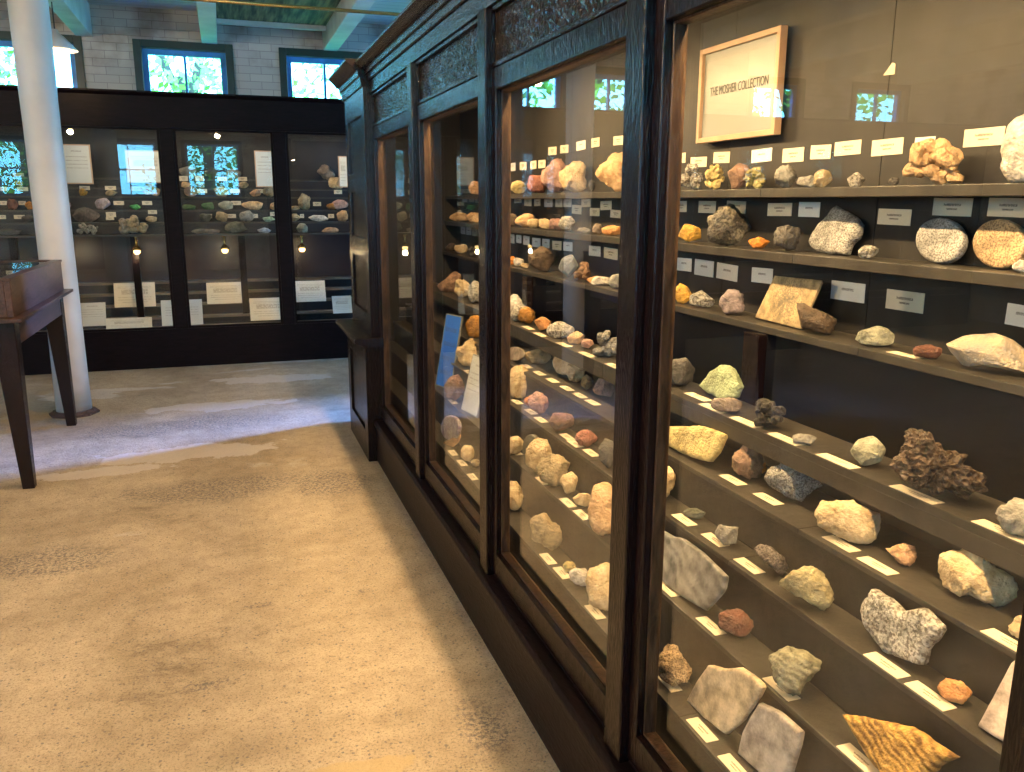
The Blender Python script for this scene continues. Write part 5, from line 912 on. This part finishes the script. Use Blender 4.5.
FARC = [
 (-0.985, 8.395, 1.337, 0.066, 0.026, 'small paper label, lowest shelf, first from left, bay beside the white column'),
 (-1.855, 8.495, 1.35, 0.054, 0.034, 'small paper label, second shelf up, first from left, bay beside the white column'),
 (-1.723, 8.495, 1.35, 0.086, 0.035, 'small paper label, second shelf up, second from left, bay beside the white column'),
 (-0.985, 8.495, 1.37, 0.083, 0.045, 'small paper label, second shelf up, third from left, bay beside the white column'),
 (-0.634, 8.495, 1.392, 0.077, 0.036, 'small paper label, second shelf up, fourth from left, bay beside the white column'),
 (-1.859, 8.615, 1.47, 0.055, 0.035, 'small paper label, third shelf up, first from left, bay beside the white column'),
 (-1.712, 8.615, 1.47, 0.059, 0.035, 'small paper label, third shelf up, second from left, bay beside the white column'),
 (-0.924, 8.615, 1.472, 0.089, 0.036, 'small paper label, third shelf up, third from left, bay beside the white column'),
 (-0.683, 8.615, 1.473, 0.086, 0.036, 'small paper label, third shelf up, fourth from left, bay beside the white column'),
 (-1.763, 8.86, 1.719, 0.089, 0.035, 'small paper label, top shelf, first from left, bay beside the white column'),
 (-1.858, 8.675, 1.592, 0.055, 0.035, 'small paper label, top shelf, second from left, bay beside the white column'),
 (-1.708, 8.675, 1.593, 0.087, 0.035, 'small paper label, top shelf, third from left, bay beside the white column'),
 (-1.203, 8.675, 1.606, 0.087, 0.036, 'small paper label, top shelf, fourth from left, bay beside the white column'),
 (-0.988, 8.675, 1.608, 0.093, 0.036, 'small paper label, top shelf, fifth from left, bay beside the white column'),
 (-0.767, 8.675, 1.603, 0.094, 0.041, 'small paper label, top shelf, sixth from left, bay beside the white column'),
 (-0.163, 8.495, 1.355, 0.089, 0.037, 'small paper label, second shelf up, first from left, middle far bay'),
 (0.047, 8.495, 1.355, 0.099, 0.037, 'small paper label, second shelf up, second from left, middle far bay'),
 (0.261, 8.495, 1.355, 0.073, 0.038, 'small paper label, second shelf up, third from left, middle far bay'),
 (0.447, 8.495, 1.373, 0.074, 0.038, 'small paper label, second shelf up, fourth from left, middle far bay'),
 (0.106, 8.615, 1.475, 0.092, 0.038, 'small paper label, third shelf up, first from left, middle far bay'),
 (-0.287, 8.86, 1.752, 0.073, 0.047, 'small paper label, top shelf, first from left, middle far bay'),
 (-0.118, 8.86, 1.755, 0.083, 0.047, 'small paper label, top shelf, second from left, middle far bay'),
 (0.086, 8.86, 1.757, 0.084, 0.048, 'small paper label, top shelf, third from left, middle far bay'),
 (-0.354, 8.755, 1.702, 0.08, 0.046, 'small paper label, top shelf, fourth from left, middle far bay'),
 (-0.21, 8.755, 1.704, 0.081, 0.047, 'small paper label, top shelf, fifth from left, middle far bay'),
 (-0.004, 8.755, 1.702, 0.087, 0.038, 'small paper label, top shelf, sixth from left, middle far bay'),
 (0.183, 8.755, 1.704, 0.084, 0.038, 'small paper label, top shelf, seventh from left, middle far bay'),
 (-0.194, 8.675, 1.586, 0.09, 0.037, 'small paper label, top shelf, eighth from left, middle far bay'),
 (0.105, 8.675, 1.588, 0.092, 0.038, 'small paper label, top shelf, ninth from left, middle far bay'),
 (0.333, 8.675, 1.59, 0.065, 0.038, 'small paper label, top shelf, tenth from left, middle far bay'),
 (0.87, 8.615, 1.468, 0.078, 0.039, 'small paper label, third shelf up, first from left, far bay by the panelled end'),
 (0.709, 8.495, 1.354, 0.038, 0.038, 'small paper label, second shelf up, first from left, far bay by the panelled end'),
 (0.988, 8.495, 1.353, 0.058, 0.039, 'small paper label, second shelf up, second from left, far bay by the panelled end'),
 (1.088, 8.675, 1.586, 0.079, 0.039, 'small paper label, top shelf, first from left, far bay by the panelled end')]
PAGES = [
 (-0.845, 8.5, 0.723, 0.495, 0.352, 'cream page on upper slope, bay beside the white column'),
 (-1.192, 8.32, 0.568, 0.357, 0.221, 'grey page low down right beside the white column'),
 (-0.889, 8.25, 0.428, 0.317, 0.383, 'low cream page at the glass, bay beside the white column'),
 (-0.439, 8.32, 0.569, 0.333, 0.357, 'grey page crossing behind the first far post'),
 (-0.047, 8.5, 0.704, 0.499, 0.338, 'cream page on upper slope of middle far bay'),
 (0.331, 8.32, 0.562, 0.347, 0.333, 'cream page low on slope, middle far bay'),
 (0.745, 8.5, 0.698, 0.49, 0.301, 'cream page on upper slope by the panelled end'),
 (1.037, 8.36, 0.554, 0.382, 0.187, 'cream page low on slope by the panelled end')]
SG = (2.351, 0.4318, 1.6919, 1.989)
SCR = (1.74, 1.8062)
PANELS = [
 (1.022, 4.15, .5453, 1.25, .20, .15, .385, 'b', PAPER, 'blue and white printed panel leaning upright on the seventh step, third bay'),
 (1.000, 3.575, .5453, 1.40, .25, .17, .27, 'g', PAPER, 'pale grey printed notice leaning beside the blue panel, third bay')]
# ---------------------------------------------------------------- rocks
ZS = dict(s1=1.538, s2=1.365, s3=1.159, s4=.948, s5=.8015, s6=.684, s7=.5445, s8=.374)
def rock_outline(kind, w, h, rr, n):
    pts = []
    k = rr.randint(5, 7); ph = rr.uniform(0, 6.28); amp = .05 if kind == 'disc' else 0
    if kind in ('facet', 'slab', 'plate'):
        an = sorted([6.28318*i/k+rr.uniform(-.35, .35)+ph for i in range(k)])
        return [((w/2)*math.cos(a)*rr.uniform(.88, 1.1), (h/2)*math.sin(a)*rr.uniform(.88, 1.1)) for a in an]
    for i in range(n):
        a = 6.28318*i/n
        f = 1 if kind == 'disc' else 1+.10*noise.noise(Vector((math.cos(a)*1.3+ph, math.sin(a)*1.3, ph)))*2
        e = .85
        ca, sa = math.cos(a), math.sin(a)
        pts.append((w/2*f*math.copysign(abs(ca)**e, ca), h/2*f*math.copysign(abs(sa)**e, sa)))
    return pts
def resample(pts, n):
    P = [Vector((p[0], p[1], 0)) for p in pts]; L = [(P[(i+1) % len(P)]-P[i]).length for i in range(len(P))]; T = sum(L); out = []
    for k in range(n):
        d = T*k/n; i = 0
        while d > L[i]: d -= L[i]; i += 1
        out.append(P[i].lerp(P[(i+1) % len(P)], d/L[i] if L[i] else 0))
    return out
def key_smooth(seed): return seed % 5 == 0
def rock_bm(kind, w, h, d, ol, seed):
    rr = random.Random(seed); bm = bmesh.new()
    size = max(w, h)
    if kind in ('clump', 'clump2'):
        n = 26 if kind == 'clump' else 34
        for i in range(n):
            while True:
                q = Vector((rr.uniform(-1, 1), rr.uniform(-1, 1), rr.uniform(-1, 1)))
                if q.length < 1: break
            q = Vector((q.x*w*.42, q.y*h*.42 - abs(q.x)*h*.08, q.z*d*.40)); s = rr.uniform(.12, .24)*min(w, h)
            r = bmesh.ops.create_icosphere(bm, subdivisions=2, radius=s)
            st = Vector((rr.uniform(.6, 1.1), rr.uniform(.8, 1.5), rr.uniform(.6, 1.1)))
            rot = Matrix.Rotation(rr.uniform(0, 3), 3, 'Z') @ Matrix.Rotation(rr.uniform(0, 3), 3, 'X')
            for v in r['verts']:
                c = Vector(v.co); c = rot @ Vector((c.x*st.x, c.y*st.y, c.z*st.z))
                f = 1+.35*noise.noise(c/s*1.1+q*90)
                v.co = c*f+q
        return bm, False
    flat = kind in ('slab', 'plate', 'disc', 'slabr')
    N_, M_ = (56, 12) if kind not in ('facet',) else (22, 7)
    if kind == 'vesic': N_, M_ = 120, 40
    base = resample(ol or rock_outline(kind, w, h, rr, 24), N_)
    c0 = sum(base, Vector())/len(base)
    e = {'slab': .10, 'plate': .06, 'disc': .10, 'slabr': .28, 'facet': .42, 'vesic': .5}.get(kind, .55)
    rows = []
    off = Vector((rr.uniform(0, 50), rr.uniform(0, 50), rr.uniform(0, 50)))
    skew = Vector((rr.uniform(-.12, .12)*w, rr.uniform(-.05, .12)*h, 0)) if not flat else Vector()
    for j in range(1, M_):
        a = -math.pi/2+math.pi*j/M_
        s = abs(math.cos(a))**e; z = math.copysign(abs(math.sin(a))**(.7 if flat else .9), math.sin(a))*d/2
        rows.append([c0+(p-c0)*s+Vector((0, 0, z))+skew*(z/d*(1-s)*2) for p in base])
    pole0 = c0+Vector((0, 0, -d/2)); pole1 = c0+Vector((0, 0, d/2))
    amp = {'slab': .012, 'plate': .004, 'disc': .003, 'slabr': .05, 'facet': .07, 'vesic': .13}.get(kind, .11)*min(w, h)
    fr = {'facet': 1.6, 'vesic': 7., 'slabr': 3.5}.get(kind, 2.6)/size
    planes = []
    if kind in ('rough', 'facet') and not (key_smooth(seed) and kind == 'rough'):
        for _ in range(rr.randint(4, 7)):
            n = Vector((rr.uniform(-1, 1), rr.uniform(-.8, 1), rr.uniform(.35, 1.1))).normalized()
            sup = math.sqrt((n.x*w/2)**2+(n.y*h/2)**2+(n.z*d/2)**2)
            planes.append((n, sup*rr.uniform(.62, .84)))
            if rr.random() < .5: planes.append((Vector((n.x, n.y, -n.z)), sup*rr.uniform(.7, .9)))
    def disp(p):
        for n, dd in planes:
            e_ = (p-c0).dot(n)-dd
            if e_ > 0: p = p-n*e_*.92
        n1 = noise.fractal((p+off)*fr, .9, 2.1, 5)
        v = (p-c0); v = v.normalized() if v.length > 1e-6 else Vector((0, 0, 1))
        g = p+v*n1*amp
        if kind in ('rough', 'slabr'):
            g += v*(abs(noise.noise((p+off)*fr*4.5)))*amp*.7
        if kind == 'vesic':
            g -= v*max(0, noise.noise((p+off)*200))*.012
        return g
    R = [[bm.verts.new(disp(p)) for p in row] for row in rows]
    a = bm.verts.new(disp(pole0)); z = bm.verts.new(disp(pole1))
    for i in range(N_):
        bm.faces.new((a, R[0][(i+1) % N_], R[0][i])); bm.faces.new((z, R[-1][i], R[-1][(i+1) % N_]))
        for A, B in zip(R, R[1:]): bm.faces.new((A[i], A[(i+1) % N_], B[(i+1) % N_], B[i]))
    bmesh.ops.recalc_face_normals(bm, faces=bm.faces[:])
    return bm, kind in ('rough', 'slabr', 'vesic')
def add_rock(name, loc, az, pitch, w, h, d, kind, key, ol, seed, zbase, label, group, back=None):
    bm, smooth = rock_bm(kind, w, h, d, ol, seed)
    # local x to the side, y up the face, z out of the face
    r = Vector((math.cos(az), -math.sin(az), 0)); f = Vector((math.sin(az)*math.cos(pitch), math.cos(az)*math.cos(pitch), math.sin(pitch)))
    u = r.cross(f); R3 = Matrix((r, u, -f)).transposed()
    me = bpy.data.meshes.new(name); bm.to_mesh(me); bm.free()
    me.materials.append(rock_mat(key, kind))
    if smooth:
        for p in me.polygons: p.use_smooth = True
    o = bpy.data.objects.new(name, me); COL.objects.link(o)
    zmin = min((R3 @ v.co).z for v in me.vertices)
    l = Vector(loc); l.z = zbase+.0006-zmin
    if back:      # keep clear of the riser or wall behind
        xmax = max((R3 @ v.co).x for v in me.vertices)+l.x
        if xmax > back: l.x -= min(.014, xmax-back)
    o.matrix_world = Matrix.Translation(l) @ R3.to_4x4()
    tag(o, label, 'rock', group)
    return o
KN = dict(slab='stone_slab', slabr='stone_slab', plate='stone_plate', disc='stone_disc', clump='crystal_cluster', clump2='crystal_cluster')
SHN = dict(s1='top shelf', s2='second shelf', s3='third shelf', s4='fourth shelf', s5='fifth step', s6='sixth step', s7='seventh step', s8='lowest step')
for i, (sh, bay, loc, az, pitch, w, h, d, kind, key, label, ol) in enumerate(ROCKS):
    add_rock(KN.get(kind, 'rock'), loc, az, pitch, w, h, d, kind, key, [tuple((p[0], p[1])) for p in ol] if ol else None, 100+i, ZS[sh], label, 'rocks on the %s of the long case' % SHN[sh], dict(s1=1.557, s2=1.557, s3=1.557, s4=None, s5=1.35, s6=1.150, s7=1.065, s8=.980)[sh])
for i, (x, y, z, w, h, kind, key, label) in enumerate(FAR):
    add_rock(KN.get(kind, 'rock'), (x, y, z+h/2), 0, 0, w, h, min(w, h, .075)*.8 if kind != 'disc' else .03, kind, key, None, 500+i, z, label, 'minerals in the far case')
# ---------------------------------------------------------------- labels and pages
def unit_card():
    bm = bmesh.new()
    v = [bm.verts.new(p) for p in ((-.5,-.5,0),(.5,-.5,0),(.5,.5,0),(-.5,.5,0),(-.5,-.5,1),(.5,-.5,1),(.5,.5,1),(-.5,.5,1))]
    for f in ((3,2,1,0),(4,5,6,7),(0,1,5,4),(1,2,6,5),(2,3,7,6),(3,0,4,7)): bm.faces.new([v[i] for i in f])
    return bm
def cmesh(m):
    me = bpy.data.meshes.new('label_card'); bm = unit_card(); bm.to_mesh(me); bm.free(); me.materials.append(m); return me
CM, CMW, PM, PGM, PBM = cmesh(CARD), cmesh(CARDW), cmesh(PAGE), cmesh(PAGEG), cmesh(PAGEB)
def card(me, name, loc, xdir, ydir, w, h, t, label, cat, group):
    o = bpy.data.objects.new(name, me); COL.objects.link(o)
    X = Vector(xdir).normalized(); Y = Vector(ydir).normalized(); Z = X.cross(Y)
    o.matrix_world = Matrix.Translation(loc) @ Matrix((X*w, Y*h, Z*t)).transposed().to_4x4()
    return tag(o, label, cat, group)
rc = random.Random(9)
for kind, sh, bay, a, b_, w, h, label in CARDS:
    if a > 5.70 and kind == 'wall': continue
    if kind == 'wall':
        tl = rc.uniform(-.03, .03)
        card(CMW if sh == 's3' and rc.random() < .7 or rc.random() < .15 else CM, 'label_card', (1.5595, a, b_), (0, -1, tl), (0, tl, 1), w, h, .0012, label, 'label', 'paper labels on the back wall of the long case')
    else:
        card(CM, 'label_card', (a, b_, ZS[sh]+.0003), (0, -1, 0), (1, 0, 0), w, h, .0012, label, 'label', 'paper labels on the shelf edges of the long case')
for x, y, z, w, h, label in FARC:
    card(CM, 'label_card', (x, y-.0005, z), (1, 0, 0), (0, 0, 1), w, h, .0015, label, 'label', 'paper labels in the far case')
for x, y, z1, z0, w, label in PAGES:
    hh = z1-z0; n = Vector((0, .35, 1)).normalized()
    o = card(PGM if 'grey' in label else PM, 'printed_page', (x, y-.05, (z0+z1)/2+.03), (1, 0, 0), (0, .38, 1), w, hh*1.02, .003, label, 'page', 'pages on the slope of the far case')
# placards standing on the top ledge of the far case
for x, z0, z1, w, label, me in ((-1.232, 1.64, 1.985, .235, 'pale glazed placard right beside the white column', PGM), (-.665, 1.655, 1.945, .33, 'cream placard with a printed plan, next to the first far post', PM), (.393, 1.625, 1.965, .185, 'narrow framed notice beside the second far post', PGM), (1.135, 1.63, 1.93, .09, 'narrow cream placard by the panelled end unit', PM)):
    t = thing('placard', label, 'placard', (x, 8.64, z0))
    MB().box(x-w/2, x+w/2, 8.585, 8.60, z0, z1).build('frame', LIGHTW, t)
    o = bpy.data.objects.new('sheet', me); COL.objects.link(o); o.parent = t; o.matrix_parent_inverse = Matrix.Translation(-WLOC[t.name])
    o.matrix_basis = Matrix.Translation((x, 8.5845, (z0+z1)/2)) @ Matrix(((w-.02, 0, 0), (0, 0, -.002), (0, z1-z0-.02, 0))).to_4x4()
# framed title sign in the long case
st = thing('framed_sign', 'pale wood framed title sign hanging on the back wall of the nearest bay', 'sign', (1.53, SG[0], SG[2]))
y0, y1, z0, z1 = SG[0]-SG[1]/2, SG[0]+SG[1]/2, SG[2], SG[3]
b = MB(); q = .017
b.box(1.520, 1.545, y0, y0+q, z0, z1); b.box(1.520, 1.545, y1-q, y1, z0, z1); b.box(1.520, 1.545, y0+q, y1-q, z0, z0+q); b.box(1.520, 1.545, y0+q, y1-q, z1-q, z1)
b.build('frame', LIGHTW, st, .002)
MB().box(1.532, 1.544, y0+q, y1-q, z0+q, z1-q).build('sheet', PAPER, st)
MB().tube((1.545, (y0+y1)/2, z1-.03), (1.56, (y0+y1)/2, z1-.03), .004).build('hook', BRASS, st)
def text(s, loc, size, sy, m, parent):
    c = bpy.data.curves.new('lettering', 'FONT'); c.body = s; c.size = size; c.align_x = 'CENTER'; c.align_y = 'CENTER'; c.extrude = .0004; c.offset = 0
    tmp = bpy.data.objects.new('lettering_curve', c); COL.objects.link(tmp); bpy.context.view_layer.update()
    me = bpy.data.meshes.new_from_object(tmp.evaluated_get(bpy.context.evaluated_depsgraph_get())); bpy.data.objects.remove(tmp)
    me.transform(Matrix.Translation(loc) @ Matrix(((0, 0, -1, 0), (-1, 0, 0, 0), (0, sy, 0, 0), (0, 0, 0, 1))))
    me.materials.clear(); me.materials.append(m)
    o = bpy.data.objects.new('lettering', me); COL.objects.link(o)
    o.parent = parent; o.matrix_parent_inverse = Matrix.Translation(-WLOC[parent.name])
    return o
text('THE MOSHER COLLECTION', (1.5312, (y0+y1)/2, z0+(z1-z0)*.53), .0255, 1.55, INK, st)
# torn scrap of paper on the back wall
bm = bmesh.new(); pts = [(0, 0), (.034, -.002), (.034, .022), (.024, .026), (.012, .012)]
A = [bm.verts.new((1.5585, SCR[0]-p[0]*1.1+.02, SCR[1]+p[1])) for p in pts]; B = [bm.verts.new((1.5598, v.co.y, v.co.z)) for v in A]
bm.faces.new(A); bm.faces.new(B[::-1])
for i in range(5): bm.faces.new((A[i], B[i], B[(i+1) % 5], A[(i+1) % 5]))
q = MB(); q.bm.free(); q.bm = bm; tag(q.build('paper_scrap', CARD), 'torn scrap of cream paper high on the back wall right of the title sign', 'paper scrap')
# leaning panels in the third bay
for (x, y, z, az, tilt, w, h, me, fm, label) in PANELS:
    X = Vector((math.cos(az), -math.sin(az), 0)); n = Vector((math.sin(az), math.cos(az), 0)); Y = (Vector((0, 0, 1))*math.cos(tilt)+n*math.sin(tilt)).normalized(); Z = X.cross(Y)
    t = thing('leaning_panel', label, 'panel', (x, y, z))
    R4 = Matrix.Translation(Vector((x, y, z))) @ Matrix((X, Y, Z)).transposed().to_4x4()
    m_ = MB().box(-w/2, w/2, 0, h, -.008, 0); o = m_.build('board', fm, t); o.matrix_basis = R4
    s = bpy.data.objects.new('sheet', {'b': PBM, 'g': PGM, 'p': PM}[me]); COL.objects.link(s); s.parent = t; s.matrix_parent_inverse = Matrix.Translation(-Vector((x, y, z)))
    s.matrix_basis = R4 @ Matrix.Translation((0, h/2, 0)) @ Matrix(((w-.012, 0, 0), (0, h-.012, 0), (0, 0, .0015))).to_4x4()
